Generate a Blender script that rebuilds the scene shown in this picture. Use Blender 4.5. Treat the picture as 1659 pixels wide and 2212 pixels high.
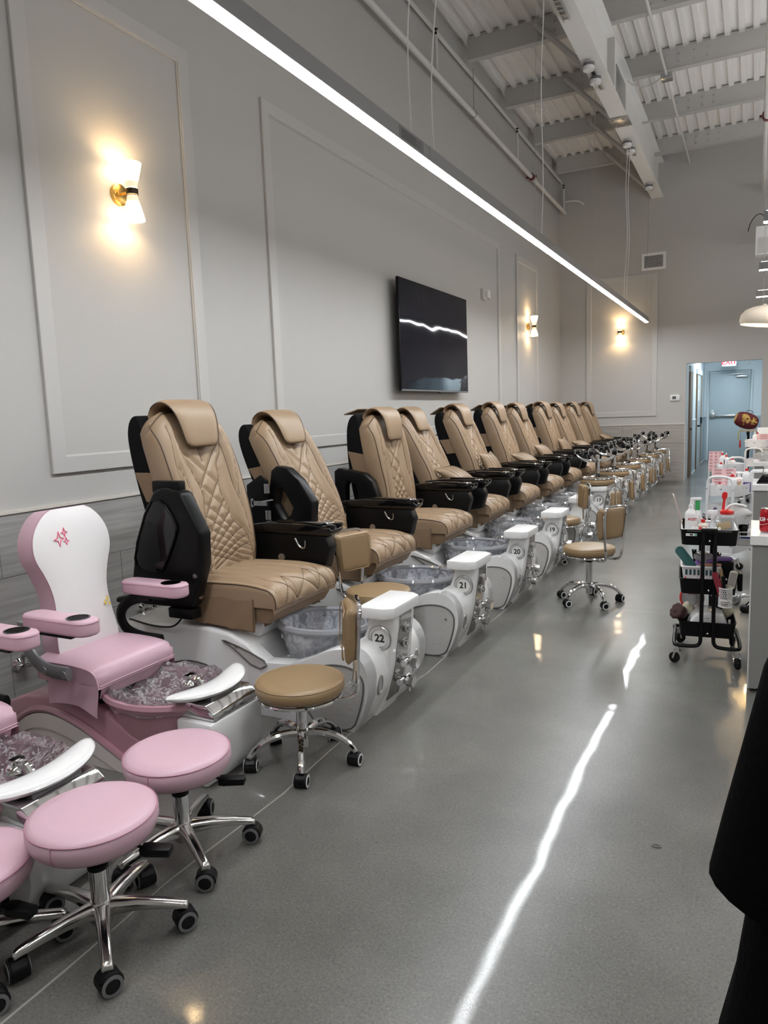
import bpy, bmesh, math, random
import numpy as np
from mathutils import Matrix, Vector, Euler
for o in list(bpy.data.objects):
    bpy.data.objects.remove(o)
SC = bpy.context.scene
COL = SC.collection
PI = math.pi
random.seed(7)
# ------------------------------------------------------------------ camera, world, exposure
W_, H_ = 1659, 2212
FPX, YAW, PITCH, ROLL, ZC = 1565.6, -0.474606, -0.133596, -0.0362254, 1.45
def _cam():
    cy, sy, cp, sp = math.cos(YAW), math.sin(YAW), math.cos(PITCH), math.sin(PITCH)
    f = Vector((sy*cp, cy*cp, sp)); r = Vector((cy, -sy, 0)); u = r.cross(f)
    cr, sr = math.cos(ROLL), math.sin(ROLL)
    r2 = r*cr + u*sr; u2 = -r*sr + u*cr
    cd = bpy.data.cameras.new('camera'); c = bpy.data.objects.new('camera', cd); COL.objects.link(c)
    m = Matrix((r2, u2, -f)).transposed().to_4x4(); m.translation = (0, 0, ZC)
    c.matrix_world = m
    cd.sensor_fit = 'HORIZONTAL'; cd.sensor_width = 36.0; cd.lens = FPX/W_*36.0
    cd.clip_start = 0.02; cd.clip_end = 100
    SC.camera = c
_cam()
SC.view_settings.view_transform = 'Standard'
SC.view_settings.look = 'None'
SC.view_settings.gamma = 1.0
SC.view_settings.use_curve_mapping = False
SC.view_settings.exposure = 0.50
LED_E = 60.0          # emission of the linear ceiling lamps
SCONCE_W = 1.7        # watts of each sconce bulb
wd = bpy.data.worlds.new('world'); SC.world = wd; wd.use_nodes = True
wd.node_tree.nodes['Background'].inputs[0].default_value = (0.62, 0.66, 0.72, 1)
wd.node_tree.nodes['Background'].inputs[1].default_value = 0.3
SC.cycles.max_bounces = 8; SC.cycles.diffuse_bounces = 5; SC.cycles.glossy_bounces = 4
SC.cycles.transmission_bounces = 6; SC.cycles.transparent_max_bounces = 10
SC.cycles.sample_clamp_indirect = 4.0
SC.cycles.caustics_reflective = False; SC.cycles.caustics_refractive = False

# ------------------------------------------------------------------ materials
MATS = {}
def mat(name, col, rough=.5, metal=0., var=.06, vs=6., bump=0., bs=60., spec=.5, coat=0., trans=0., emis=None, es=0., alpha=1., rvar=0., sub=0.):
    if name in MATS: return MATS[name]
    m = bpy.data.materials.new(name); m.use_nodes = True; MATS[name] = m
    nt = m.node_tree; N = nt.nodes; L = nt.links; b = N['Principled BSDF']
    tc = N.new('ShaderNodeTexCoord')
    nz = N.new('ShaderNodeTexNoise'); nz.inputs['Scale'].default_value = vs; nz.inputs['Detail'].default_value = 5
    L.new(tc.outputs['Object'], nz.inputs['Vector'])
    mx = N.new('ShaderNodeMix'); mx.data_type = 'RGBA'
    mx.inputs[6].default_value = (*[max(0, c*(1-var)) for c in col], 1)
    mx.inputs[7].default_value = (*[min(1, c*(1+var)) for c in col], 1)
    L.new(nz.outputs['Fac'], mx.inputs[0]); L.new(mx.outputs[2], b.inputs['Base Color'])
    b.inputs['Roughness'].default_value = rough; b.inputs['Metallic'].default_value = metal
    b.inputs['Specular IOR Level'].default_value = spec; b.inputs['Coat Weight'].default_value = coat
    b.inputs['Coat Roughness'].default_value = .05
    b.inputs['Transmission Weight'].default_value = trans; b.inputs['Alpha'].default_value = alpha
    if sub: b.inputs['Subsurface Weight'].default_value = sub; b.inputs['Subsurface Radius'].default_value = (.02, .01, .01)
    if emis: b.inputs['Emission Color'].default_value = (*emis, 1); b.inputs['Emission Strength'].default_value = es
    if rvar:
        mr = N.new('ShaderNodeMapRange'); mr.inputs[3].default_value = max(0.02, rough-rvar); mr.inputs[4].default_value = rough+rvar
        L.new(nz.outputs['Fac'], mr.inputs[0]); L.new(mr.outputs[0], b.inputs['Roughness'])
    if bump:
        n2 = N.new('ShaderNodeTexNoise'); n2.inputs['Scale'].default_value = bs; n2.inputs['Detail'].default_value = 4
        L.new(tc.outputs['Object'], n2.inputs['Vector'])
        bp = N.new('ShaderNodeBump'); bp.inputs['Strength'].default_value = bump; bp.inputs['Distance'].default_value = .01
        L.new(n2.outputs['Fac'], bp.inputs['Height']); L.new(bp.outputs[0], b.inputs['Normal'])
    return m
def ramp(nt, src, stops):
    r = nt.nodes.new('ShaderNodeValToRGB'); e = r.color_ramp.elements
    while len(e) < len(stops): e.new(.5)
    for k, (p, c) in enumerate(stops): e[k].position = p; e[k].color = (*c, 1) if len(c) == 3 else c
    nt.links.new(src, r.inputs[0]); return r
def nodes(m): return m.node_tree, m.node_tree.nodes, m.node_tree.links, m.node_tree.nodes['Principled BSDF']

WALL = mat('wall_paint', (.50, .488, .472), .55, var=.02, vs=2, bump=.04, bs=180)
TRIMP = mat('panel_moulding_paint', (.535, .522, .506), .42, var=.015, vs=3)
HALLP = mat('hall_paint', (.64, .70, .73), .5, var=.02, vs=2)
DOORB = mat('blue_grey_door_paint', (.47, .54, .575), .45, var=.03, vs=2)
CEILP = mat('deck_paint', (.86, .84, .815), .6, var=.04, vs=3)
GIRD = mat('white_girder_paint', (.80, .79, .77), .5, var=.03, vs=4)
STEELP = mat('painted_steel', (.52, .51, .495), .5, var=.05, vs=4)
WHITEP = mat('white_painted_metal', (.78, .78, .80), .35, var=.02)
WHITEG = mat('white_gloss_fibreglass', (.80, .80, .80), .18, var=.02, vs=5, coat=.6)
WHITEM = mat('white_stone_top', (.82, .82, .82), .3, var=.03, vs=10)
TAN = mat('tan_leather', (.315, .218, .136), .42, var=.07, vs=7, bump=.10, bs=220)
TAND = mat('tan_cloth', (.235, .155, .092), .6, var=.09, vs=9, bump=.15, bs=120)
SEAM = mat('brown_seam', (.09, .055, .032), .6, var=.1)
STOOLT = mat('camel_vinyl', (.285, .192, .100), .40, var=.05, vs=6, bump=.06, bs=200)
BLK = mat('black_plastic', (.003, .003, .0035), .38, var=.1, bump=.03, bs=300, spec=.2)
CHRD = mat('dark_chrome', (.36, .355, .35), .10, 1., var=.05, vs=10)
BLKG = mat('black_gloss', (.003, .003, .0035), .10, var=.1, spec=.45)
BLKF = mat('black_shell_fabric', (.004, .004, .005), .75, var=.15, bump=.1, bs=250, spec=.15)
RUB = mat('black_rubber', (.006, .006, .006), .6, var=.1, spec=.25)
CHR = mat('chrome', (.78, .78, .79), .07, 1., var=.02)
ALU = mat('polished_aluminium', (.62, .61, .60), .16, 1., var=.05, vs=12)
SATIN = mat('satin_steel', (.50, .50, .50), .28, 1., var=.06, vs=15)
GREYP = mat('grey_plastic', (.16, .16, .165), .35, var=.06)
RINGW = mat('white_wheel_ring', (.65, .65, .66), .4)
PINK = mat('pink_vinyl', (.60, .395, .470), .38, var=.04, vs=5, bump=.05, bs=240)
PINKD = mat('pink_stitch', (.42, .21, .28), .5)
PINKG = mat('pink_gloss_fibreglass', (.46, .25, .31), .2, var=.04, coat=.6)
PINKW = mat('white_vinyl', (.80, .78, .775), .4, var=.015, bump=.04, bs=240)
OFFW = mat('offwhite_gloss_panel', (.62, .585, .56), .25, var=.03, coat=.3)
BRASS = mat('brushed_brass', (.60, .38, .11), .28, 1., var=.08, vs=20)
BRASSD = mat('dark_bronze', (.06, .045, .03), .35, .8)
DESKG = mat('grey_desk_laminate', (.23, .227, .22), .5, var=.03, vs=8)
DESKL = mat('light_desk_panel', (.60, .60, .61), .4, var=.02)
QUARTZ = mat('white_quartz_top', (.80, .79, .78), .15, var=.04, vs=8)
RED = mat('red_plastic', (.62, .02, .02), .35, var=.05)
SKIN = mat('skin', (.55, .33, .23), .5, var=.05, sub=.1)
HAIR = mat('dark_hair', (.008, .006, .005), .6, var=.2, bump=.4, bs=90, spec=.2)
CLOTHB = mat('black_cloth', (.0015, .0015, .0018), .9, var=.15, bump=.15, bs=150, spec=.04)
WHITEPL = mat('white_plastic', (.80, .80, .80), .35, var=.02)
WOODB = mat('wood_door_frame', (.20, .135, .085), .5, var=.15, vs=5)
PAPERW = mat('white_paper', (.82, .81, .80), .7)
GOLD = mat('gold_thread', (.55, .38, .10), .5, .3, var=.2, vs=30)
REDV = mat('dark_red_velvet', (.085, .004, .007), .7, var=.2, vs=20)
LEDM = mat('led_diffuser', (.9, .9, .9), .5, emis=(.94, .975, 1.0), es=LED_E)
LEDM2 = mat('led_diffuser_side', (.9, .9, .9), .5, emis=(.97, .98, 1.0), es=LED_E*.55)
LEDM3 = mat('added_uplight_glow', (.9, .9, .9), .5, emis=(.97, .98, 1.0), es=LED_E*.50)  # upward glow added on the cross lamps to brighten the ceiling
HOUS = mat('grey_lamp_housing', (.30, .30, .305), .4, var=.03)
PALEW = mat('pale_wall', (.62, .60, .57), .55, var=.02)

# polished concrete
FLO = mat('polished_concrete', (.15, .15, .145), .16)
def _floor():
    nt, N, L, b = nodes(FLO)
    for l in list(b.inputs['Base Color'].links): L.remove(l)
    tc = N.new('ShaderNodeTexCoord')
    n1 = N.new('ShaderNodeTexNoise'); n1.inputs['Scale'].default_value = .9; n1.inputs['Detail'].default_value = 9; n1.inputs['Roughness'].default_value = .62
    L.new(tc.outputs['Object'], n1.inputs['Vector'])
    r1 = ramp(nt, n1.outputs['Fac'], [(.30, (.078, .077, .071)), (.5, (.122, .119, .110)), (.70, (.178, .173, .160))])
    n2 = N.new('ShaderNodeTexNoise'); n2.inputs['Scale'].default_value = 120; n2.inputs['Detail'].default_value = 8; n2.inputs['Roughness'].default_value = .7
    L.new(tc.outputs['Object'], n2.inputs['Vector'])
    r2 = ramp(nt, n2.outputs['Fac'], [(.30, (.50, .50, .50)), (.46, (.97, .97, .97)), (.58, (1.08, 1.08, 1.06)), (.70, (1.9, 1.86, 1.75))])
    mx = N.new('ShaderNodeMix'); mx.data_type = 'RGBA'; mx.blend_type = 'MULTIPLY'; mx.inputs[0].default_value = 1
    L.new(r1.outputs[0], mx.inputs[6]); L.new(r2.outputs[0], mx.inputs[7])
    vo = N.new('ShaderNodeTexVoronoi'); vo.inputs['Scale'].default_value = 34
    L.new(tc.outputs['Object'], vo.inputs['Vector'])
    r3 = ramp(nt, vo.outputs['Distance'], [(.0, (1, 1, 1)), (.045, (1, 1, 1)), (.07, (0, 0, 0))])
    sp = N.new('ShaderNodeTexNoise'); sp.inputs['Scale'].default_value = 11
    L.new(tc.outputs['Object'], sp.inputs['Vector'])
    r4 = ramp(nt, sp.outputs['Fac'], [(.58, (0, 0, 0)), (.66, (.5, .5, .5))])
    mu = N.new('ShaderNodeMath'); mu.operation = 'MULTIPLY'
    L.new(r3.outputs[0], mu.inputs[0]); L.new(r4.outputs[0], mu.inputs[1])
    m2 = N.new('ShaderNodeMix'); m2.data_type = 'RGBA'; m2.inputs[7].default_value = (.42, .40, .37, 1)
    L.new(mu.outputs[0], m2.inputs[0]); L.new(mx.outputs[2], m2.inputs[6]); L.new(m2.outputs[2], b.inputs['Base Color'])
    # fine light crazing in the sealed surface
    ds = N.new('ShaderNodeTexNoise'); ds.inputs['Scale'].default_value = 30; ds.inputs['Detail'].default_value = 3; L.new(tc.outputs['Object'], ds.inputs['Vector'])
    va = N.new('ShaderNodeVectorMath'); va.operation = 'MULTIPLY_ADD'; va.inputs[1].default_value = (.03, .03, .03)
    L.new(ds.outputs['Color'], va.inputs[0]); L.new(tc.outputs['Object'], va.inputs[2])
    ve = N.new('ShaderNodeTexVoronoi'); ve.feature = 'DISTANCE_TO_EDGE'; ve.inputs['Scale'].default_value = 85; L.new(va.outputs[0], ve.inputs['Vector'])
    r5 = ramp(nt, ve.outputs['Distance'], [(.0, (.10, .10, .10)), (.05, (0, 0, 0))])
    m3 = N.new('ShaderNodeMix'); m3.data_type = 'RGBA'; m3.inputs[7].default_value = (.50, .485, .45, 1)
    L.new(r5.outputs[0], m3.inputs[0]); L.new(m2.outputs[2], m3.inputs[6]); L.new(m3.outputs[2], b.inputs['Base Color'])
    b.inputs['Roughness'].default_value = .30; b.inputs['Specular IOR Level'].default_value = .32
    gn = N.new('ShaderNodeTexNoise'); gn.inputs['Scale'].default_value = 260; gn.inputs['Detail'].default_value = 2; L.new(tc.outputs['Object'], gn.inputs['Vector'])
    gr = ramp(nt, gn.outputs['Fac'], [(.34, (.06, .06, .06)), (.46, (.26, .26, .26)), (.66, (.36, .36, .36))]); L.new(gr.outputs[0], b.inputs['Coat Weight'])
    b.inputs['Coat Roughness'].default_value = .014; b.inputs['Coat IOR'].default_value = 1.42
    n3 = N.new('ShaderNodeTexNoise'); n3.inputs['Scale'].default_value = 1.9; n3.inputs['Detail'].default_value = 1.5
    L.new(tc.outputs['Object'], n3.inputs['Vector'])
    b1 = N.new('ShaderNodeBump'); b1.inputs['Strength'].default_value = .12; b1.inputs['Distance'].default_value = .03
    L.new(n3.outputs['Fac'], b1.inputs['Height'])
    b2 = N.new('ShaderNodeBump'); b2.inputs['Strength'].default_value = .03; b2.inputs['Distance'].default_value = .001
    L.new(n2.outputs['Fac'], b2.inputs['Height']); L.new(b1.outputs[0], b2.inputs['Normal']); L.new(b2.outputs[0], b.inputs['Coat Normal']); L.new(b1.outputs[0], b.inputs['Normal'])
_floor()
# wood look porcelain tile
def _tile(name, c1, c2, axis):
    m = mat(name, c1, .45); nt, N, L, b = nodes(m)
    for l in list(b.inputs['Base Color'].links): L.remove(l)
    tc = N.new('ShaderNodeTexCoord'); mp = N.new('ShaderNodeMapping')
    mp.inputs['Scale'].default_value = (.5, 1.2, 22) if axis == 'Y' else (1.2, .5, 22)
    L.new(tc.outputs['Object'], mp.inputs['Vector'])
    n = N.new('ShaderNodeTexNoise'); n.inputs['Scale'].default_value = 2.2; n.inputs['Detail'].default_value = 7
    L.new(mp.outputs[0], n.inputs['Vector'])
    r = ramp(nt, n.outputs['Fac'], [(.3, c1), (.7, c2)]); L.new(r.outputs[0], b.inputs['Base Color'])
    return m
TILEL = _tile('grey_wood_look_tile', (.29, .283, .272), (.41, .40, .385), 'Y')
TILEB = _tile('beige_wood_look_tile', (.33, .305, .28), (.45, .42, .39), 'X')
GROUT = mat('grout', (.17, .16, .15), .8)
# smoked resin for the foot basins
GLASSB = mat('smoky_resin_basin', (.42, .43, .47), .12, trans=.18, coat=.4)
def _basin():
    nt, N, L, b = nodes(GLASSB)
    for l in list(b.inputs['Base Color'].links): L.remove(l)
    tc = N.new('ShaderNodeTexCoord'); n = N.new('ShaderNodeTexNoise'); n.inputs['Scale'].default_value = 17; n.inputs['Detail'].default_value = 2; n.inputs['Distortion'].default_value = 1.2
    L.new(tc.outputs['Object'], n.inputs['Vector'])
    r = ramp(nt, n.outputs['Fac'], [(.36, (.22, .225, .255)), (.5, (.40, .41, .45)), (.64, (.62, .63, .67))]); L.new(r.outputs[0], b.inputs['Base Color'])
    bp = N.new('ShaderNodeBump'); bp.inputs['Strength'].default_value = .35; bp.inputs['Distance'].default_value = .01
    L.new(n.outputs['Fac'], bp.inputs['Height']); L.new(bp.outputs[0], b.inputs['Normal'])
_basin()
RIMG = mat('clear_resin_rim', (.50, .51, .55), .06, trans=.45, coat=.5)
# grey embossed side panel
PANELG = mat('grey_embossed_panel', (.52, .505, .49), .45)
def _pan():
    nt, N, L, b = nodes(PANELG)
    tc = N.new('ShaderNodeTexCoord'); v = N.new('ShaderNodeTexVoronoi'); v.inputs['Scale'].default_value = 52
    L.new(tc.outputs['Object'], v.inputs['Vector'])
    bp = N.new('ShaderNodeBump'); bp.inputs['Strength'].default_value = .22; bp.inputs['Distance'].default_value = .005
    L.new(v.outputs['Distance'], bp.inputs['Height']); L.new(bp.outputs[0], b.inputs['Normal'])
_pan()
ROPE = mat('grey_braid_trim', (.10, .095, .09), .7, var=.7, vs=160)
# thin crinkled film
def _film(name, op):
    m = bpy.data.materials.new(name); m.use_nodes = True; nt = m.node_tree; N = nt.nodes; L = nt.links
    for n in list(N):
        if n.type == 'BSDF_PRINCIPLED': N.remove(n)
    out = [n for n in N if n.type == 'OUTPUT_MATERIAL'][0]
    tc = N.new('ShaderNodeTexCoord'); n1 = N.new('ShaderNodeTexNoise'); n1.inputs['Scale'].default_value = 34; n1.inputs['Detail'].default_value = 5; n1.inputs['Distortion'].default_value = 1.6
    L.new(tc.outputs['Object'], n1.inputs['Vector'])
    bp = N.new('ShaderNodeBump'); bp.inputs['Strength'].default_value = 1.0; bp.inputs['Distance'].default_value = .03
    L.new(n1.outputs['Fac'], bp.inputs['Height'])
    gl = N.new('ShaderNodeBsdfGlossy'); gl.inputs['Roughness'].default_value = .12; gl.inputs['Color'].default_value = (1, 1, 1, 1)
    L.new(bp.outputs[0], gl.inputs['Normal'])
    tr = N.new('ShaderNodeBsdfTransparent'); tr.inputs['Color'].default_value = (.95, .95, .96, 1)
    fr = N.new('ShaderNodeFresnel'); fr.inputs['IOR'].default_value = 1.5; L.new(bp.outputs[0], fr.inputs['Normal'])
    ad = N.new('ShaderNodeMath'); ad.operation = 'ADD'; ad.inputs[1].default_value = op; L.new(fr.outputs[0], ad.inputs[0])
    mx = N.new('ShaderNodeMixShader'); L.new(ad.outputs[0], mx.inputs[0]); L.new(tr.outputs[0], mx.inputs[1]); L.new(gl.outputs[0], mx.inputs[2])
    df = N.new('ShaderNodeBsdfDiffuse'); df.inputs['Color'].default_value = (.85, .85, .87, 1)
    r = ramp(nt, n1.outputs['Fac'], [(.50, (.02, .02, .02)), (.57, (.38, .38, .38)), (.62, (.02, .02, .02))])  # whitish bands painted along the crinkles as sparkle
    m2 = N.new('ShaderNodeMixShader'); L.new(r.outputs[0], m2.inputs[0]); L.new(mx.outputs[0], m2.inputs[1]); L.new(df.outputs[0], m2.inputs[2])
    L.new(m2.outputs[0], out.inputs['Surface']); return m
FILM = _film('clear_plastic_film', .07)
CLEARP = mat('clear_plastic', (.85, .86, .88), .12, trans=.7, alpha=.75)
# television glass
TVG = mat('dark_tv_glass', (.004, .0045, .012), .04, var=.5, vs=1.2, spec=.30)
def _tv():
    nt, N, L, b = nodes(TVG)
    tc = N.new('ShaderNodeTexCoord'); n = N.new('ShaderNodeTexNoise'); n.inputs['Scale'].default_value = 1.8; n.inputs['Detail'].default_value = 1
    L.new(tc.outputs['Object'], n.inputs['Vector'])
    bp = N.new('ShaderNodeBump'); bp.inputs['Strength'].default_value = .35; bp.inputs['Distance'].default_value = .02
    L.new(n.outputs['Fac'], bp.inputs['Height']); L.new(bp.outputs[0], b.inputs['Normal'])
_tv()
# ribbed opal lamp glass (it is lit from inside)
SHADE = mat('lit_opal_glass', (.9, .85, .75), .3)
def _shade():
    nt, N, L, b = nodes(SHADE)
    tc = N.new('ShaderNodeTexCoord'); sx = N.new('ShaderNodeSeparateXYZ'); L.new(tc.outputs['Object'], sx.inputs[0])
    ab = N.new('ShaderNodeMath'); ab.operation = 'ABSOLUTE'; L.new(sx.outputs[2], ab.inputs[0])
    mr = N.new('ShaderNodeMapRange'); mr.inputs[1].default_value = .055; mr.inputs[2].default_value = .125; mr.inputs[3].default_value = .8; mr.inputs[4].default_value = 22.0
    L.new(ab.outputs[0], mr.inputs[0])
    an = N.new('ShaderNodeMath'); an.operation = 'ARCTAN2'; L.new(sx.outputs[1], an.inputs[0]); L.new(sx.outputs[0], an.inputs[1])
    m1 = N.new('ShaderNodeMath'); m1.operation = 'MULTIPLY'; m1.inputs[1].default_value = 36; L.new(an.outputs[0], m1.inputs[0])
    m2 = N.new('ShaderNodeMath'); m2.operation = 'COSINE'; L.new(m1.outputs[0], m2.inputs[0])
    m3 = N.new('ShaderNodeMath'); m3.operation = 'MULTIPLY_ADD'; m3.inputs[1].default_value = -.3; m3.inputs[2].default_value = .7; L.new(m2.outputs[0], m3.inputs[0])
    m4 = N.new('ShaderNodeMath'); m4.operation = 'MULTIPLY'; L.new(m3.outputs[0], m4.inputs[0]); L.new(mr.outputs[0], m4.inputs[1])
    b.inputs['Emission Color'].default_value = (1, .74, .45, 1); L.new(m4.outputs[0], b.inputs['Emission Strength'])
_shade()
# ------------------------------------------------------------------ mesh building helpers
class MB:
    def __init__(s): s.v = []; s.f = []
    def add(s, vs, fs, M=None):
        o = len(s.v)
        s.v += [tuple(M @ Vector(p)) for p in vs] if M is not None else [tuple(p) for p in vs]
        s.f += [tuple(i+o for i in f) for f in fs]; return s
    def box(s, x0, x1, y0, y1, z0, z1, M=None):
        v = [(x, y, z) for z in (z0, z1) for y in (y0, y1) for x in (x0, x1)]
        return s.add(v, [(0, 2, 3, 1), (4, 5, 7, 6), (0, 1, 5, 4), (2, 6, 7, 3), (0, 4, 6, 2), (1, 3, 7, 5)], M)
    def prism(s, poly, ax, a, b, M=None):
        P = {'x': lambda p, t: (t, p[0], p[1]), 'y': lambda p, t: (p[0], t, p[1]), 'z': lambda p, t: (p[0], p[1], t)}[ax]
        n = len(poly); v = [P(p, a) for p in poly] + [P(p, b) for p in poly]
        fs = [tuple(range(n))[::-1], tuple(range(n, 2*n))] + [(i, (i+1) % n, n+(i+1) % n, n+i) for i in range(n)]
        return s.add(v, fs, M)
    def ring(s, out, inn, ax, a, b, M=None):
        P = {'x': lambda p, t: (t, p[0], p[1]), 'y': lambda p, t: (p[0], t, p[1]), 'z': lambda p, t: (p[0], p[1], t)}[ax]
        n = len(out); v = [P(p, t) for t in (a, b) for q in (out, inn) for p in q]
        fs = []
        for i in range(n):
            j = (i+1) % n
            fs += [(i, j, n+j, n+i), (2*n+i, 3*n+i, 3*n+j, 2*n+j), (i, 2*n+i, 2*n+j, j), (n+i, n+j, 3*n+j, 3*n+i)]
        return s.add(v, fs, M)
    def tube(s, pts, r, n=8, closed=False, caps=True, M=None, flat=1.0, up=None):
        P = [Vector(p) for p in pts]; k = len(P); R = r if isinstance(r, (list, tuple)) else [r]*k
        if len(R) != k: R = [float(q) for q in np.interp(np.linspace(0, 1, k), np.linspace(0, 1, len(R)), R)]
        vs = []; prev = None
        for i in range(k):
            if closed: t = P[(i+1) % k]-P[i-1]
            else: t = P[min(i+1, k-1)]-P[max(i-1, 0)]
            t = t.normalized() if t.length > 1e-9 else Vector((0, 0, 1))
            if prev is None or up is not None:
                a = Vector(up) if up is not None else (Vector((0, 0, 1)) if abs(t.z) < .9 else Vector((1, 0, 0)))
            else: a = prev
            a = (a - t*a.dot(t)); a = a.normalized() if a.length > 1e-6 else t.orthogonal().normalized()
            b = t.cross(a); prev = a
            for j in range(n):
                q = 2*PI*j/n; vs.append(P[i] + a*(math.cos(q)*R[i]*flat) + b*(math.sin(q)*R[i]))
        fs = []
        for i in range(k if closed else k-1):
            for j in range(n):
                i2 = (i+1) % k; fs.append((i*n+j, i*n+(j+1) % n, i2*n+(j+1) % n, i2*n+j))
        if caps and not closed: fs += [tuple(range(n))[::-1], tuple(range((k-1)*n, k*n))]
        return s.add(vs, fs, M)
    def lathe(s, prof, n=24, c=(0, 0, 0), M=None, sx=1, sy=1, caps=True):
        vs = [(c[0]+r*math.cos(2*PI*j/n)*sx, c[1]+r*math.sin(2*PI*j/n)*sy, c[2]+z) for r, z in prof for j in range(n)]
        k = len(prof); fs = [(i*n+j, i*n+(j+1) % n, (i+1)*n+(j+1) % n, (i+1)*n+j) for i in range(k-1) for j in range(n)]
        if caps and prof[0][0] > 1e-6: fs.append(tuple(range(n))[::-1])
        if caps and prof[-1][0] > 1e-6: fs.append(tuple(range((k-1)*n, k*n)))
        return s.add(vs, fs, M)
    def cyl(s, p0, p1, r, n=14, r2=None): return s.tube([p0, p1], [r, r if r2 is None else r2], n)
    def ball(s, c, r, n=14, m=9, M=None):
        r = r if isinstance(r, (tuple, list)) else (r, r, r)
        vs = []; fs = []
        for i in range(m+1):
            a = PI*i/m
            for j in range(n):
                q = 2*PI*j/n; vs.append((c[0]+r[0]*math.sin(a)*math.cos(q), c[1]+r[1]*math.sin(a)*math.sin(q), c[2]-r[2]*math.cos(a)))
        for i in range(m):
            for j in range(n): fs.append((i*n+j, i*n+(j+1) % n, (i+1)*n+(j+1) % n, (i+1)*n+j))
        return s.add(vs, fs, M)
    def grid(s, V, nu, nv, cu=False, flip=False, M=None):
        fs = []
        for i in range(nv-1):
            for j in range(nu if cu else nu-1):
                f = (i*nu+j, i*nu+(j+1) % nu, (i+1)*nu+(j+1) % nu, (i+1)*nu+j)
                fs.append(f[::-1] if flip else f)
        return s.add(V, fs, M)
    def mesh(s, name, m, bev=0, seg=2, ang=35, weld=True):
        me = bpy.data.meshes.new(name); me.from_pydata(s.v, [], s.f)
        bm = bmesh.new(); bm.from_mesh(me)
        if weld: bmesh.ops.remove_doubles(bm, verts=bm.verts, dist=1e-5)
        if bev:
            ed = [e for e in bm.edges if len(e.link_faces) == 2 and e.calc_face_angle(0) > math.radians(28)]
            bmesh.ops.bevel(bm, geom=ed, offset=bev, segments=seg, profile=.5, affect='EDGES', clamp_overlap=True)
        bmesh.ops.recalc_face_normals(bm, faces=bm.faces)
        bm.to_mesh(me); bm.free()
        me.materials.append(m); me.shade_smooth(); me.set_sharp_from_angle(angle=math.radians(ang)); return me
CACHE = {}
def obj(name, me, parent=None, loc=(0, 0, 0), rot=(0, 0, 0), label=None, kind=None, sc=None):
    o = bpy.data.objects.new(name, me); COL.objects.link(o); o.location = loc; o.rotation_euler = rot
    if sc: o.scale = sc
    if parent: o.parent = parent
    if label: o['label'] = label
    if kind: o['kind'] = kind
    return o
def part(name, mb, m, parent, bev=0, seg=2, loc=(0, 0, 0), rot=(0, 0, 0), label=None, key=None, ang=35, kind=None, sc=None):
    """one mesh object; mb may be a function so that alike pieces share a cached mesh"""
    if key is not None and key in CACHE: me = CACHE[key]
    else:
        b = mb() if callable(mb) else mb
        me = b if isinstance(b, bpy.types.Mesh) else b.mesh(name, m, bev, seg, ang)
        if key is not None: CACHE[key] = me
    return obj(name, me, parent, loc, rot, label, kind, sc)
def thing(name, label, cat, loc=(0, 0, 0), rz=0, group=None, rot=None):
    o = bpy.data.objects.new(name, None); COL.objects.link(o); o.empty_display_size = .05
    o.location = loc; o.rotation_euler = rot if rot else (0, 0, rz); o['label'] = label; o['category'] = cat
    if group: o['group'] = group
    return o
def tag(o, label, cat, group=None):
    o['label'] = label; o['category'] = cat
    if group: o['group'] = group
    return o
def struct(name, mb, m, parent=None, bev=0, **k):
    o = part(name, mb, m, parent, bev, **k)
    if not parent: o['kind'] = 'structure'
    return o
def text_mesh(body, size, m, ext=.0006, shear=0., off=0., align='CENTER', spacing=1.0):
    cu = bpy.data.curves.new('lettering', 'FONT'); cu.body = body; cu.size = size; cu.extrude = ext; cu.shear = shear; cu.offset = off
    cu.align_x = align; cu.align_y = 'CENTER'; cu.space_character = spacing; cu.resolution_u = 3
    o = bpy.data.objects.new('lettering', cu); COL.objects.link(o)
    dg = bpy.context.evaluated_depsgraph_get(); me = bpy.data.meshes.new_from_object(o.evaluated_get(dg))
    bpy.data.objects.remove(o); bpy.data.curves.remove(cu)
    me.materials.clear(); me.materials.append(m); return me
def sm(pts, it=2, closed=False):
    """corner cutting: smooth a polyline"""
    P = [Vector(p) for p in pts]
    for _ in range(it):
        Q = []; n = len(P)
        rng = range(n if closed else n-1)
        for i in rng:
            a, b = P[i], P[(i+1) % n]; Q += [a*.75+b*.25, a*.25+b*.75]
        if not closed: Q = [P[0]] + Q + [P[-1]]
        P = Q
    return [tuple(p) for p in P]
def rrect(w, h, r, n=5):
    pts = []
    for cx, cy, a0 in ((w-r, h-r, 0), (-w+r, h-r, 90), (-w+r, -h+r, 180), (w-r, -h+r, 270)):
        for k in range(n+1):
            a = math.radians(a0+90*k/n); pts.append((cx+r*math.cos(a), cy+r*math.sin(a)))
    return pts
def spline(keys, t):
    """piecewise smooth lookup: keys = [(t, v...)]"""
    for (a, *va), (b, *vb) in zip(keys, keys[1:]):
        if t <= b or (b, *vb) == tuple(keys[-1]):
            f = 0 if b == a else min(1, max(0, (t-a)/(b-a))); f = f*f*(3-2*f)
            r = [x+(y-x)*f for x, y in zip(va, vb)]; return r[0] if len(r) == 1 else r
def cushion(w, h, d, nx=20, ny=20, p=3.2, puff=1.0):
    """rounded pad, lies in xy, thick along z"""
    m = MB()
    for sgn in (1, -1):
        V = []
        for i in range(ny+1):
            for j in range(nx+1):
                u, v = 2*j/nx-1, 2*i/ny-1
                t = max(0, 1-abs(u)**p)*max(0, 1-abs(v)**p)
                V.append((u*w/2, v*h/2, sgn*d/2*t**(.5/puff)))
        m.grid(V, nx+1, ny+1, flip=sgn < 0)
    return m
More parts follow.
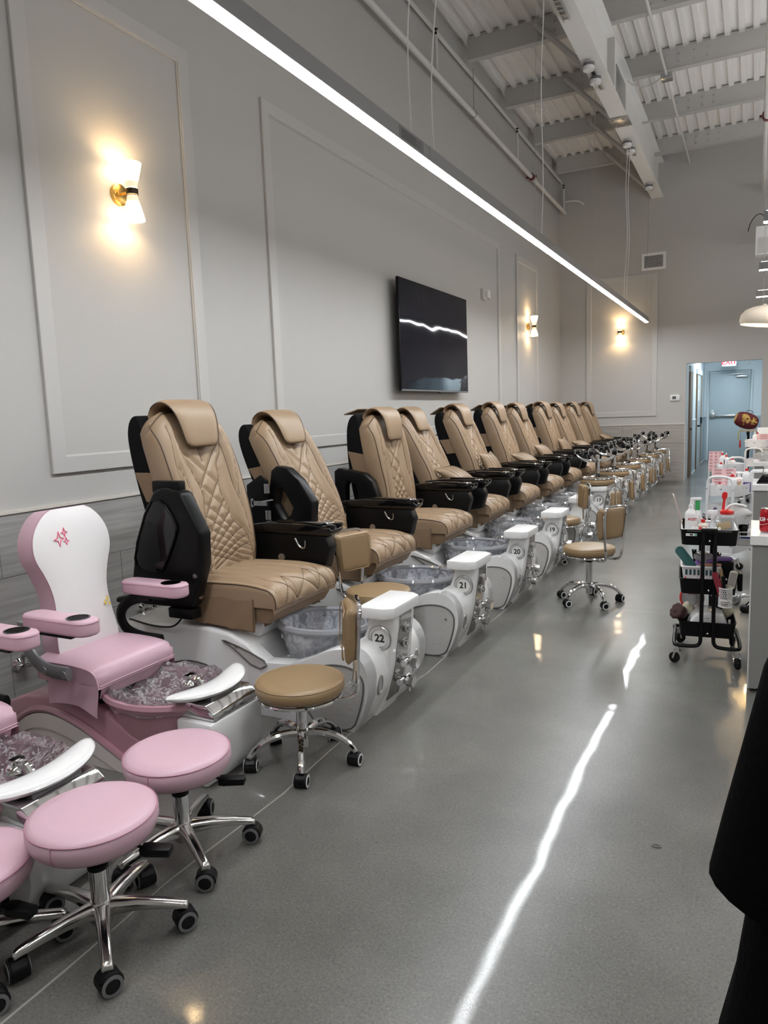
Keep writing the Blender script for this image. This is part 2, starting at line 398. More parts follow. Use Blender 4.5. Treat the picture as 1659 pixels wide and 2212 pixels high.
def rod(p0, p1, r, n=8): return MB().cyl(p0, p1, r, n)
# ------------------------------------------------------------------ the setting
XW, YB = -3.507, 14.747
XR, YF = 5.6, -3.6
HX0, HX1, HY = -1.166, .10, 20.23       # corridor behind the back wall
def roofz(y): return 6.42 - .026*y
flo = struct('floor', MB().box(XW-.2, XR+.2, YF-.2, 20.6, -.12, 0), FLO)
JOINT = mat('pale_floor_joint', (.34, .33, .30), .6, var=.2, vs=40)
def joint(p0, p1, wob, w):
    n = 90; m = MB(); V = []
    d = Vector(p1)-Vector(p0); s = Vector((-d.y, d.x)).normalized(); off = 0
    for i in range(n+1):
        off = off*.6 + random.uniform(-wob, wob); ww = w*random.uniform(.6, 1.3)
        q = Vector(p0)+d*(i/n)+s*off
        V += [(*(q-s*ww), .0008), (*(q+s*ww), .0008)]
    return m.grid(V, 2, n+1)
part('floor_joint', joint((-1.615, -3.5), (-1.605, 14.7), .012, .0035), JOINT, flo)
for yy in (5.265, 8.9, 12.5): part('floor_joint', joint((-1.6, yy), (5.5, yy-.01), .0015, .0018), JOINT, flo)
ew = struct('wall_left', MB().box(XW-.15, XW, YF, YB+.15, 0, 6.6), WALL)
bw = MB().box(XW, HX0, YB, YB+.15, 0, 6.5).box(HX1-.013, XR, YB, YB+.15, 0, 6.5).box(HX0, HX1-.013, YB, YB+.15, 2.185, 6.5)
bw = struct('wall_back', bw, WALL)
struct('wall_right', MB().box(XR, XR+.15, YF, YB+.15, 0, 6.6), PALEW)
struct('wall_front', MB().box(XW, XR, YF-.15, YF, 0, 6.6), PALEW)
# wainscot tiles: every tile a piece
def tiles(parent, horiz, a0, a1, top, at, m, face):
    hh = top/3
    for r in range(3):
        x = a0 - (.4 if r == 1 else 0.)
        while x < a1-.02:
            b0, b1 = max(a0, x), min(a1, x+1.2)
            if b1-b0 > .03:
                z0, z1 = r*hh+.0015, (r+1)*hh-.0015; b0 += .0015; b1 -= .0015
                if horiz == 'Y': mb = MB().box(at, at+face, b0, b1, z0, z1)
                else: mb = MB().box(b0, b1, at+face, at, z0, z1)
                part('wall_tile', mb, m, parent, bev=.001, seg=1)
            x += 1.2
tiles(ew, 'Y', YF, YB-.012, 1.0, XW, TILEL, .011)
tiles(bw, 'X', XW+.012, HX0, 1.068, YB, TILEB, -.011)
CAPM = mat('cream_tile_edge', (.66, .62, .56), .4)
part('tile_cap', MB().box(XW, XW+.02, YF, YB-.01, 1.0, 1.016), CAPM, ew)
part('tile_cap', MB().box(XW, HX0, YB-.02, YB, 1.068, 1.084), CAPM, bw)
part('corner_trim', MB().box(HX0-.012, HX0+.002, YB-.016, YB, 0, 1.068), CAPM, bw)
# picture frame mouldings
def moulding(name, parent, horiz, a0, a1, z0, z1, w, at, face):
    m = MB(); o = [(a0, z0), (a1, z0), (a1, z1), (a0, z1)]; i = [(a0+w, z0+w), (a1-w, z0+w), (a1-w, z1-w), (a0+w, z1-w)]
    m.ring(o, i, 'x' if horiz == 'Y' else 'y', at, at+face)
    o2 = [(a0+w-.006, z0+w-.006), (a1-w+.006, z0+w-.006), (a1-w+.006, z1-w+.006), (a0+w-.006, z1-w+.006)]
    i2 = [(a0+w+.006, z0+w+.006), (a1-w-.006, z0+w+.006), (a1-w-.006, z1-w-.006), (a0+w+.006, z1-w-.006)]
    m.ring(o2, i2, 'x' if horiz == 'Y' else 'y', at, at+face*.5)
    return part(name, m, TRIMP, parent, bev=.003, seg=1)
for a0, a1 in ((-1.6, 1.8), (2.766, 4.125), (4.955, 10.90), (11.756, 13.07)):
    moulding('panel_moulding', ew, 'Y', a0, a1, 1.184, 3.925, .096, XW, .022)
moulding('panel_moulding', bw, 'X', -2.99, -1.680, 1.237, 3.875, .092, YB, -.022)
# corridor
tr = .012
wl = struct('wall_corridor_left', MB().box(HX0-.16, HX0, YB+.15, HY, 0, 2.9), HALLP)
wr = struct('wall_corridor_right', MB().box(HX1+.02, HX1+.17, YB+.15, HY, 0, 2.9), HALLP)
we = struct('wall_corridor_end', MB().box(HX0-.2, HX1+.3, HY, HY+.15, 0, 2.9), HALLP)
struct('ceiling_corridor', MB().box(HX0-.2, HX1+.3, YB+.15, HY+.1, 2.86, 2.95), HALLP)
HT = mat('pale_corridor_tile', (.40, .46, .50), .45, var=.08, vs=6)
HC = mat('white_tile_edge', (.75, .80, .82), .4)
part('wainscot_panel', MB().box(HX0, HX0+tr, 16.1, 17.2, 0, 1.1), HT, wl)
part('wainscot_panel', MB().box(HX0, HX0+tr, 18.85, HY, 0, 1.1), HT, wl)
part('wainscot_cap', MB().box(HX0, HX0+.02, 16.1, 17.2, 1.1, 1.118).box(HX0, HX0+.02, 18.85, HY, 1.1, 1.118), HC, wl)
part('wainscot_panel', MB().box(HX0, -1.09, HY-tr, HY, 0, 1.1), HT, we)
part('wainscot_panel', MB().box(-.08, HX1+.02, HY-tr, HY, 0, 1.1), HT, we)
part('wainscot_cap', MB().box(HX0, -1.09, HY-.02, HY, 1.1, 1.118).box(-.08, HX1+.02, HY-.02, HY, 1.1, 1.118), HC, we)
part('wainscot_panel', MB().box(HX1+.02-tr, HX1+.02, YB+.15, HY, 0, 1.1), HT, wr)
part('base_strip', MB().box(HX0, HX0+.02, 16.1, 17.2, 0, .012).box(HX0, HX0+.02, 18.85, HY, 0, .012), HC, wl)
d1 = struct('door_1', MB().box(HX0-.02, HX0+.03, 15.40, 16.02, 0, 2.06), WOODB, bev=.004)
part('door_header', MB().box(HX0-.01, HX0+.035, 15.36, 16.06, 2.062, 2.17), HC, d1)
part('door_latch', MB().ball((HX0+.035, 15.5, .95), .022), BLK, d1)
DG = mat('grey_painted_door', (.36, .40, .42), .45)
d2 = struct('door_2', MB().box(HX0-.02, HX0+.016, 17.42, 18.70, 0, 2.08), DG)
part('door_jamb', MB().box(HX0-.01, HX0+.03, 17.28, 17.42, 0, 2.08), WOODB, d2); part('door_jamb', MB().box(HX0-.01, HX0+.03, 18.70, 18.83, 0, 2.08), WOODB, d2)
part('door_header', MB().box(HX0-.01, HX0+.035, 17.26, 18.85, 2.082, 2.19), HC, d2)
part('hinge', MB().box(HX0+.016, HX0+.05, 18.55, 18.70, .98, 1.12), BLK, d2)
part('door_handle', MB().cyl((HX0+.016, 17.6, .95), (HX0+.07, 17.6, .95), .02).cyl((HX0+.065, 17.58, .95), (HX0+.065, 17.72, .95), .012), BLK, d2)
part('door_sign', MB().box(HX0+.016, HX0+.022, 17.75, 18.0, 1.5, 1.75), WHITEPL, d2)
dx0, dx1 = -1.046, -.135
d3 = struct('door_3', MB().box(dx0, dx1, HY-.03, HY+.01, .012, 2.17), DOORB, bev=.003)
part('door_frame', MB().box(dx0-.055, dx0-.004, HY-.045, HY+.01, 0, 2.225).box(dx1+.004, dx1+.055, HY-.045, HY+.01, 0, 2.225).box(dx0-.004, dx1+.004, HY-.045, HY+.01, 2.174, 2.225), HALLP, d3, bev=.003)
pb = part('panic_bar', MB().box(dx0+.03, dx0+.13, HY-.11, HY-.031, 1.06, 1.19).box(dx0+.131, dx1-.05, HY-.10, HY-.05, 1.085, 1.135), SATIN, d3, bev=.008)
part('bar_latch', MB().box(dx0+.04, dx0+.115, HY-.10, HY-.04, 1.191, 1.27), WHITEPL, pb, bev=.005)
part('bar_seam', MB().box(dx0+.60, dx0+.62, HY-.102, HY-.048, 1.083, 1.137), BLK, pb)
dc = part('door_closer', MB().box(-.45, -.19, HY-.09, HY-.031, 2.04, 2.10), SATIN, d3, bev=.012)
part('closer_arm', MB().box(-.58, -.30, HY-.13, HY-.105, 2.125, 2.14, ), SATIN, dc, rot=(0, 0, 0))
part('threshold', MB().box(dx0, dx1, HY-.06, HY-.005, 0, .011), SATIN, d3)
# roof deck, joists, girder
ry = lambda y: roofz(y)
cz = MB()
V = [(x, y, roofz(y)+dz) for dz in (0, .12) for y in (YF-.2, YB+.2) for x in (XW-.2, XR+.2)]
cz.add(V, [(0, 1, 3, 2), (4, 6, 7, 5), (0, 4, 5, 1), (2, 3, 7, 6), (0, 2, 6, 4), (1, 5, 7, 3)])
ce = struct('ceiling', cz, CEILP)
def rib():
    m = MB(); V = []
    for y in (YF, YB):
        z = roofz(y)
        for dx, dz in ((-.045, .002), (-.03, -.042), (.03, -.042), (.045, .002)): V.append((dx, y, z+dz))
    return m.grid(V, 4, 2)
k = 0
x = XW+.08
while x < XR:
    part('deck_rib', rib, CEILP, ce, loc=(x, 0, 0), key='rib'); x += .165
def joist():
    return MB().box(XW+.10, XR, 0, .015, -.295, -.046).box(XW+.10, XR, -.015, .085, -.307, -.295).box(XW+.02, XR, -.015, .085, -.0455, -.034)
def bolts():
    m = MB()
    for xc in (-2.45, -2.15, -1.2, -.85, .3):
        for dx in (0, .16):
            for dz in (-.12, -.22): m.cyl((xc+dx, -.012, dz), (xc+dx, 0, dz), .014, 8)
    return m
JY = [9.41-1.57*i for i in range(8, -4, -1)]
JY = [y for y in JY if YF+.1 < y < YB-.2]
for y in JY:
    j = part('roof_joist', joist, STEELP, ce, loc=(0, y, roofz(y)+.012), key='joist')
    part('bolt_row', bolts, SATIN, j, key='bolts', kind='stuff')
    j2 = part('knee_brace', lambda: MB().tube([(-2.52, -.03, -.10), (-1.80, -.03, -.84)], .034, 4), STEELP, ce, loc=(0, y, roofz(y)), key='kbrace')
g = part('steel_girder', MB().box(-1.82, -1.61, YF, YB, 5.20, 5.222).box(-1.727, -1.705, YF, YB, 5.222, 5.80).box(-1.82, -1.61, YF, YB, 5.80, 5.82), GIRD, ce)
part('splice_plate', MB().box(-1.84, -1.59, 10.45, 10.80, 5.185, 5.199), SATIN, g, bev=.003)
part('web_plate', MB().box(-1.704, -1.69, 10.2, 10.9, 5.26, 5.75), SATIN, g, bev=.003)
for y0 in (7.2, 9.6): part('web_stiffener', MB().box(-1.704, -1.62, y0, y0+.012, 5.223, 5.799), TRIMP, g)
for x0, y0 in ((-1.79, 10.52), (-1.66, 10.52), (-1.79, 10.72), (-1.66, 10.72)): part('bolt', MB().cyl((x0, y0, 5.172), (x0, y0, 5.184), .02, 6), SATIN, g, key=None)
# channels and pipes that hang from the roof
PIPEM = mat('white_pipe_paint', (.66, .65, .63), .4, var=.03)
sp = thing('sprinkler_pipe', 'long white sprinkler pipe running high along the left wall', 'pipe', (-3.39, 0, 0))
part('pipe', MB().tube([(0, YF+.05, 5.59), (0, 7.3, 5.34), (0, 14.7, 5.175)], .034, 12), PIPEM, sp)
for yy in (8.33, 11.54, 14.6):
    zz = 5.34-(yy-7.3)*.0223
    rs = part('riser', rod((0, yy, zz), (0, yy, zz+.42), .02, 10), PIPEM, sp)
    part('sprinkler_head', MB().lathe([(.014, 0), (.014, .03), (.006, .032), (.006, .06), (.024, .062), (.024, .068)], 10, (0, yy, zz+.42)), BLK, rs)
part('pipe_coupling', MB().cyl((0, 12.29, 5.229), (0, 12.37, 5.227), .052, 12).box(-.085, .085, 12.315, 12.345, 5.215, 5.24), mat('maroon_coupling', (.12, .02, .02), .5), sp)
part('hanger_rod', rod((0, 9.58, 5.29), (0, 9.58, 5.86), .006), SATIN, sp); part('hanger_ring', MB().tube([(.04*math.cos(a/12*2*PI), 9.58, 5.29+.04*math.sin(a/12*2*PI)) for a in range(12)], .006, 6, closed=True), SATIN, sp)
part('branch_pipe', MB().tube(sm([(0, 14.6, 5.36), (.26, 14.62, 5.36), (.36, 14.70, 5.28)]), .018, 8), PIPEM, sp)
for dx, nm in ((0, 'upper pale conduit in the corner of wall and roof deck'), (.05, 'lower pale conduit in the corner of wall and roof deck')):
    c = part('wall_conduit', MB().tube([(XW+.04+dx*.4, YF+.1, 5.98-dx*1.0+.1), (XW+.04+dx*.4, YB-.05, 5.76-dx*1.0+.02)], .017, 8), PIPEM, None); tag(c, nm, 'conduit')
rp = thing('sprinkler_pipe', 'white sprinkler pipe under the roof at the right edge of the picture', 'pipe', (.03, 0, 0))
part('pipe', MB().tube([(0, YF+.1, 5.2), (0, 14.6, 5.0)], .045, 12), PIPEM, rp)
part('pipe_coupling', MB().cyl((0, 11.0, 5.055), (0, 11.08, 5.055), .066, 12).box(-.095, .095, 11.02, 11.06, 5.045, 5.065), MATS['maroon_coupling'], rp)
rc = thing('roof_conduit', 'thin conduit with a junction box crossing under the right-hand joists', 'conduit', (-1.17, 0, 0))
part('conduit_tube', MB().tube([(0, YF+.1, 5.86), (0, 14.7, 5.70)], .016, 8), PIPEM, rc)
part('junction_box', MB().box(-.07, .07, 10.82, 10.97, 5.69, 5.76), SATIN, rc, bev=.006)
part('flexible_cable', MB().tube(sm([(-.07, 10.89, 5.73), (-.25, 11.0, 5.69), (-.42, 10.95, 5.73), (-.5, 10.9, 5.8)]), .008, 6), PIPEM, rc)
# ------------------------------------------------------------------ lamps
LX, LZ = -1.76, 2.895
def wig(p0, p1, a, n=26, r=.004):
    pts = []
    for i in range(n+1):
        t = i/n; e = math.sin(PI*t)
        pts.append((p0[0]+(p1[0]-p0[0])*t+a*e*math.sin(7*t+p0[1]), p0[1]+(p1[1]-p0[1])*t+a*e*math.cos(9*t+p0[1]*2), p0[2]+(p1[2]-p0[2])*t))
    return MB().tube(pts, r, 6)
GREYC = mat('grey_cable', (.30, .30, .30), .5)
led = thing('linear_pendant_light', 'long grey linear lamp with a bright white strip hanging over the chair row', 'lamp', (LX, 0, LZ))
segs = [-.77, 1.67, 4.11, 6.61, 9.08, 11.52, 13.845]
for a, b in zip(segs, segs[1:]):
    hs = part('lamp_housing', MB().box(-.031, .031, a+.002, b-.002, .006, .088), HOUS, led, bev=.002, seg=1)
    part('light_diffuser', MB().box(-.0285, .0285, a+.006, b-.006, -.001, .0055), LEDM, hs)
lb = part('rating_label', MB().box(.0312, .0317, 3.70, 4.02, .018, .078), mat('label_grey', (.22, .22, .225), .6), led)
m = MB()
for i in range(5):
    m.box(.0318, .0321, 3.73, 3.73+(.25 if i % 2 else .19), .026+.0095*i, .030+.0095*i)
part('label_print', m, mat('label_ink', (.07, .07, .075), .6), lb)
for yy, top in ((3.93, 5.2), (4.25, 5.2), (6.72, 5.2), (11.36, 5.2), (11.57, 5.2)):
    c = part('power_cord', wig((0, yy, .086), (.03, yy+.02, top-LZ-.03), .022), WHITEPL, led)
for yy in (6.5, 8.76, 9.03, 13.72): part('suspension_wire', rod((0, yy, .086), (.03, yy, 5.17-LZ), .0022, 6), SATIN, led)
for i, yy in enumerate((8.66, 9.04, 11.36, 11.67, 13.72)):
    t = thing('ceiling_canopy', ['round white lamp canopy under the girder, nearest of the five', 'round white lamp canopy under the girder, second from the front', 'round white lamp canopy under the girder, third from the front', 'round white lamp canopy under the girder, fourth from the front', 'round white lamp canopy under the girder at the far end'][i], 'lamp canopy', (-1.735, yy, 5.20), 0, 'canopies under the girder')
    part('canopy_cup', lambda: MB().lathe([(.06, -.10), (.062, -.035), (.045, -.03), (.045, -.012), (.0, -.012)], 20), WHITEPL, t, key='cancup')
    part('canopy_band', lambda: MB().lathe([(.064, -.062), (.064, -.03), (.05, -.028)], 20), GREYP, t, key='canband')
    def chan():
        m = MB().box(-.02, .02, .07, .42, -.004, 0).box(-.02, -.017, .07, .42, -.03, -.004).box(.017, .02, .07, .42, -.03, -.004)
        for q in range(6): m.box(-.017, .017, .09+q*.055, .105+q*.055, -.028, -.024)
        return m
    part('strut_channel', chan, SATIN, t, key='strutch')
sc0 = thing('strut_channel', 'slotted steel channel under the girder at the top edge of the picture', 'steel channel', (-1.74, 7.25, 5.20))
def chan2():
    m = MB().box(-.03, .03, -.5, .4, -.004, 0).box(-.03, -.026, -.5, .4, -.04, -.004).box(.026, .03, -.5, .4, -.04, -.004)
    return m
part('channel', chan2, SATIN, sc0)
for q in range(10): part('slot_bar', MB().box(-.026, .026, -.48+q*.09, -.455+q*.09, -.04, -.034), SATIN, sc0)
# cross lamps above the manicure side of the room
for i, (yy, x0, lab) in enumerate(((-.3, .1, 'grey linear lamp across the manicure side, first behind the camera'), (2.1, .1, 'grey linear lamp across the manicure side beside the camera'), (4.56, .12, 'grey linear lamp across the manicure side, just out of the frame'), (7.0, .012, 'lit linear lamp end at the right edge, highest of the three'), (9.46, -.012, 'lit linear lamp end at the right edge, middle of the three'), (11.83, -.04, 'lit linear lamp end at the right edge, lowest of the three'))):
    t = thing('linear_pendant_light', lab, 'lamp', (x0, yy, 2.9), 0, 'cross lamps over the manicure side')
    part('lamp_housing', lambda: MB().box(0, 4.4, -.031, .031, .007, .09), HOUS, t, key='xhous', bev=.002, seg=1)
    part('light_diffuser', lambda: MB().box(.003, 4.397, -.0285, .0285, 0, .0065), LEDM2, t, key='xdif')
    part('added_uplight', lambda: MB().box(.02, 4.38, -.029, .029, .0896, .0907), LEDM3, t, key='xup')  # unseen glowing strip, added to throw light up at the roof deck
    for xx in (.16, 4.3): part('suspension_wire', rod((xx, 0, .09), (xx, 0, roofz(yy)-2.95), .0022, 6), SATIN, t)
# wall sconces
def shade(s):
    n = 72; V = []
    for k, (z, r) in enumerate(((.022, .031), (.05, .036), (.09, .046), (.13, .056), (.165, .0635))):
        for j in range(n):
            a = 2*PI*j/n; rr = r*(1+.022*math.cos(a*36)); V.append((rr*math.cos(a), rr*math.sin(a), s*z))
    return MB().grid(V, n, 5, cu=True)
def sconce(loc, rz, lab):
    t = thing('wall_sconce', lab, 'wall lamp', loc, rz, 'hourglass wall sconces')     # local +x points away from the wall
    R = Matrix.Rotation(PI/2, 4, 'Y')
    bp = part('back_plate', lambda: MB().lathe([(.0, .026), (.05, .026), (.062, .02), (.064, .0)], 32, M=R), BRASS, t, key='scplate')
    part('plate_screw', lambda: MB().ball((.027, -.035, 0), .005), BRASSD, bp, key='scscrew')
    part('lamp_arm', lambda: MB().cyl((.02, .008, 0), (.085, .008, 0), .004).cyl((.02, -.008, 0), (.085, -.008, 0), .004), BRASS, t, key='scarm')
    part('band', lambda: MB().lathe([(.031, -.017), (.036, -.017), (.036, .017), (.031, .017)], 32, caps=False), BRASSD, t, loc=(.115, 0, 0), key='scband')
    for s in (1, -1):
        o = part('glass_shade', lambda: shade(s), SHADE, t, loc=(.115, 0, 0), key='scshade%d' % s, ang=80)
    for s in (1, -1):
        ld = bpy.data.lights.new('sconce_bulb', 'POINT'); ld.energy = SCONCE_W; ld.color = (1, .66, .30); ld.shadow_soft_size = .018
        lo = bpy.data.objects.new('sconce_bulb', ld); COL.objects.link(lo); lo.parent = t; lo.location = (.115, 0, s*.135)
    return t
sconce((XW, 3.43, 2.835), 0, 'brass wall sconce with two ribbed glass shades, the large one nearest the camera')
sconce((XW, 12.43, 2.845), 0, 'brass wall sconce with two glass shades on the far end of the left wall')
sconce((-2.34, YB, 2.845), -PI/2, 'brass wall sconce with two glass shades on the back wall')
sconce((XW, -.2, 2.84), 0, 'brass wall sconce with two glass shades on the left wall behind the camera')
# television
tv = thing('television', 'large dark wall-mounted television above the third chair', 'television', (XW, 8.115, 2.29), 0)
part('screen_panel', MB().box(.095, .125, -1.02, 1.02, -.595, .595), BLK, tv, bev=.004)
part('screen_glass', MB().box(.1252, .127, -1.008, 1.008, -.575, .587), TVG, tv)
part('bottom_bezel', MB().box(.1253, .129, -1.018, 1.018, -.593, -.577), GREYP, tv)
part('receiver_lens', MB().box(.11, .129, .02, .10, -.607, -.5955), BLK, tv, bev=.003)
part('wall_bracket', MB().box(.002, .094, -.3, .3, -.2, .2), BLK, tv)
lg = part('screen_logo', MB().ring(rrect(.034, .045, .01), rrect(.029, .040, .008), 'x', .1275, .1278, M=Matrix.Translation((0, .87, -.47))), mat('screen_logo_grey', (.10, .10, .13), .5), tv)
part('logo_wave', MB().tube([(.1277, .848+.004*i, -.47+.012*math.sin(i*.6)) for i in range(12)], .003, 5).box(.1275, .1278, .84, .895, -.452, -.447), MATS['screen_logo_grey'], lg)
m = MB()
for i in range(10): m.box(.1275, .1278, .715+i*.0105, .7225+i*.0105, -.473, -.463+(.006 if i in (0, 3, 7) else 0))
part('logo_lettering', m, MATS['screen_logo_grey'], tv)
# fire alarm strobe
st = thing('fire_alarm_strobe', 'small white fire alarm horn strobe on the wall right of the television', 'alarm', (XW, 10.15, 3.085), 0)
part('back_box', MB().box(0, .045, -.09, .05, -.075, .075), PALEW, st, bev=.006)
part('strobe_lens', MB().box(.046, .10, -.04, .03, -.05, .055), WHITEPL, st, bev=.012)
part('horn_cap', MB().cyl((.03, .10, .0), (.07, .10, 0), .055, 18).box(.03, .05, .03, .1, -.02, .02), PALEW, st)
# ventilation grille
vg = thing('air_vent', 'white-framed dark air grille high on the back wall', 'vent', (-1.765, YB, 4.085), 0)
part('vent_frame', MB().ring(rrect(.215, .155, .006), rrect(.165, .108, .004), 'y', -.018, 0), WHITEPL, vg, bev=.003)
part('vent_back', MB().box(-.165, .165, -.004, -.001, -.108, .108), BLK, vg)
for i in range(12): part('vent_slat', lambda: MB().box(-.164, .164, -.012, -.006, -.0018, .0018), WHITEPL, vg, loc=(0, 0, -.099+i*.018), key='vslat')
for i in range(15): part('vent_slat', lambda: MB().box(-.0016, .0016, -.010, -.005, -.107, .107), WHITEPL, vg, loc=(-.154+i*.022, 0, 0), key='vslat2')
# thermostat
th = thing('thermostat', 'small white thermostat on the back wall left of the corridor opening', 'thermostat', (-1.356, YB, 1.565), 0)
part('case', MB().box(-.085, .085, -.028, 0, -.055, .055), WHITEPL, th, bev=.008)
part('display', MB().box(-.045, .022, -.030, -.0285, -.025, .03), mat('lcd_grey', (.10, .11, .10), .2), th)
for z in (.02, -.015): part('button', MB().box(.045, .062, -.031, -.0285, z-.008, z+.008), PALEW, th)
# exit sign in the corridor
ex = thing('exit_sign', 'lit exit sign with red letters above the corridor door', 'sign', (-.60, 19.6, 2.40), 0)
part('sign_case', MB().box(-.16, .16, -.025, .025, -.10, .10), WHITEPL, ex, bev=.005)
part('sign_face', MB().box(-.15, .15, -.0275, -.0255, -.09, .09), mat('lit_sign_face', (.8, .8, .8), .4, emis=(.9, .95, .95), es=.55), ex)
part('sign_lettering', lambda: text_mesh('EXIT', .165, mat('lit_red_letters', (.8, .02, .05), .4, emis=(1, .03, .08), es=1.1), .0015, off=.004), RED, ex, loc=(0, -.029, 0), rot=(PI/2, 0, 0))
part('sign_stem', rod((0, 0, .1), (0, 0, .46), .012), WHITEPL, ex)
sc1 = thing('security_camera', 'small white dome camera beside the exit sign', 'camera', (-.21, HY, 2.385), 0)
part('camera_base', MB().lathe([(.06, 0), (.06, .03), (.05, .04), (0, .04)], 20, M=Matrix.Rotation(PI/2, 4, 'X')), WHITEPL, sc1)
part('camera_dome', MB().ball((0, -.05, 0), .042), WHITEPL, sc1)
cl = thing('corridor_light', 'flush ceiling lamp inside the corridor', 'lamp', (-.53, 17.6, 2.86), 0)
part('lamp_frame', MB().box(-.3, .3, -.6, .6, -.05, 0), WHITEPL, cl, bev=.004)
part('light_diffuser', MB().box(-.28, .28, -.58, .58, -.056, -.0505), mat('corridor_diffuser', (.9, .9, .9), .5, emis=(.84, .95, 1.0), es=24.0), cl)
# dome pendant and box at the right edge
dp = thing('dome_pendant_light', 'cream mushroom-shaped pendant lamp at the right edge near the corridor', 'lamp', (.045, 10.0, 2.42), 0)
R_ = Matrix.Rotation(math.radians(7), 4, 'Y')
prof = [(.235, -.075), (.252, -.03), (.245, .035), (.20, .095), (.12, .135), (.035, .155), (.012, .175), (.0, .18)]
part('shade', MB().lathe(prof, 40, M=R_, caps=False), mat('cream_plaster', (.62, .53, .42), .7, var=.05), dp, ang=80)
part('lit_inside', MB().lathe([(.232, -.074), (.19, -.045), (.0, -.035)], 40, M=R_, caps=False), mat('lit_cream_shade', (.8, .7, .5), .6, emis=(1, .80, .45), es=1.3), dp)
part('suspension_cord', rod((.0, 0, .176), (-.012, 0, 2.59), .003), GREYC, dp)
ld = bpy.data.lights.new('pendant_bulb', 'POINT'); ld.energy = 22; ld.color = (1, .70, .36); ld.shadow_soft_size = .07
lo = bpy.data.objects.new('pendant_bulb', ld); COL.objects.link(lo); lo.parent = dp; lo.location = (0, 0, -.16)
sb = thing('louvred_unit', 'white hanging box with a louvred front at the right edge, behind the highest linear lamp', 'air unit', (.28, 13.4, 3.95), 0)
part('unit_case', MB().box(-.36, .36, 0, .3, -.20, .24), WHITEPL, sb, bev=.01)
for i in range(12): part('louvre', lambda: MB().box(-.33, .33, -.012, -.001, -.006, .004), PALEW, sb, loc=(0, 0, -.175+i*.021), key='louv')
part('loose_cable', MB().tube(sm([(-.24, .1, .24), (-.24, .1, .42), (-.34, .1, .46), (-.44, .1, .34), (-.47, .1, .2)]), .006, 6), BLK, sb)
part('hanger_rod', rod((.02, .15, .24), (.02, .15, roofz(13.5)-3.98), .01), SATIN, sb)
# ------------------------------------------------------------------ pedicure chairs
def poly_dist(P, Q, lines):
    """distance of points (P,Q) to a set of polylines"""
    D = np.full(P.shape, 9.)
    for ln in lines:
        for (a, b), (c, d) in zip(ln, ln[1:]):
            ux, uy = c-a, d-b; L2 = ux*ux+uy*uy+1e-12
            t = np.clip(((P-a)*ux+(Q-b)*uy)/L2, 0, 1)
            D = np.minimum(D, np.hypot(P-a-t*ux, Q-b-t*uy))
    return D
def curve(keys, n=26):
    z0, z1 = keys[0][0], keys[-1][0]
    return [(spline(keys, z0+(z1-z0)*i/n), z0+(z1-z0)*i/n) for i in range(n+1)]
def hw(z): return spline([(0, .235), (.25, .262), (.55, .278), (.75, .274), (.92, .255)], z)
BB = [(0, .19), (.14, .165), (.30, .10), (.42, .072), (.55, .10), (.66, .155), (.74, .175)]
def back_lines():
    L = []
    c = curve(BB); L += [c, [(-y, z) for y, z in c]]
    for keys in ([(0, .205), (.25, .185), (.45, .165), (.62, .168), (.84, .15)], [(.0, .222), (.3, .228), (.55, .235), (.80, .205)], [(.38, .180), (.48, .20), (.58, .222)]):
        c = curve(keys, 16); L += [c, [(-y, z) for y, z in c]]
    inside = lambda y, z: abs(y) <= spline(BB, z)+.002
    for zk, sl in ((.72, 1.7), (.585, 1.7), (.465, 1.55), (.365, 1.25), (.285, 1.0), (.22, .85), (.165, .72), (.12, .6)):
        for s in (1, -1):
            run = []
            for i in range(41):
                t = i/40; y = s*(-.19+.38*t); z = zk-sl*(.38*t)*.5*(1+.25*t)
                if 0.01 < z < .69 and inside(y, z): run.append((y, z))
                elif len(run) > 1: break
            if len(run) > 1: L.append(run)
    L.append([(0, .69), (0, .60)])
    return L
BL = back_lines()
def back_x(Y, Z):
    Zt = .905-.085*np.abs(Y/.275)**4
    hwz = np.interp(Z, [0, .25, .55, .75, .92], [.235, .262, .278, .274, .255])
    u = np.clip(np.abs(Y)/hwz, 0, 1); w = np.clip(Z/Zt, 0, 1)
    st = lambda a, b, x: (lambda t: t*t*(3-2*t))(np.clip((x-a)/(b-a), 0, 1))
    x = .042*st(.42, .74, u)-.050*u**9-.055*w**16-.03*(1-w)**10+.018*np.sin(PI*w)
    D = poly_dist(Y, Z, BL)
    return x-.0085*np.exp(-(D/.0085)**2)+.005*np.clip(D/.03, 0, 1)
def back_mesh():
    nu, nv = 61, 121
    u = np.linspace(-1, 1, nu); w = np.linspace(0, 1, nv); U, Wv = np.meshgrid(u, w)
    Zt = .905-.085*np.abs(U)**4; Z = Wv*Zt
    Y = U*np.interp(Z, [0, .25, .55, .75, .92], [.235, .262, .278, .274, .255])
    X = back_x(Y, Z)
    V = [(X[i, j], Y[i, j], Z[i, j]) for i in range(nv) for j in range(nu)]
    m = MB().grid(V, nu, nv)
    per = [(0, j) for j in range(nu)]+[(i, nu-1) for i in range(1, nv)]+[(nv-1, j) for j in range(nu-2, -1, -1)]+[(i, 0) for i in range(nv-2, 0, -1)]
    A = [V[i*nu+j] for i, j in per]
    B = [(-.03, y*1.012, z*1.0+.004) for x, y, z in A]; C = [(-.085, y*1.01, z) for x, y, z in A]; D = [(-.115, y*.96, .02+z*.96) for x, y, z in A]
    n = len(A); W2 = A+B+C+D
    m.add(W2, [(r*n+k, r*n+(k+1) % n, (r+1)*n+(k+1) % n, (r+1)*n+k) for r in range(3) for k in range(n)]+[tuple(range(3*n, 4*n))])
    return m
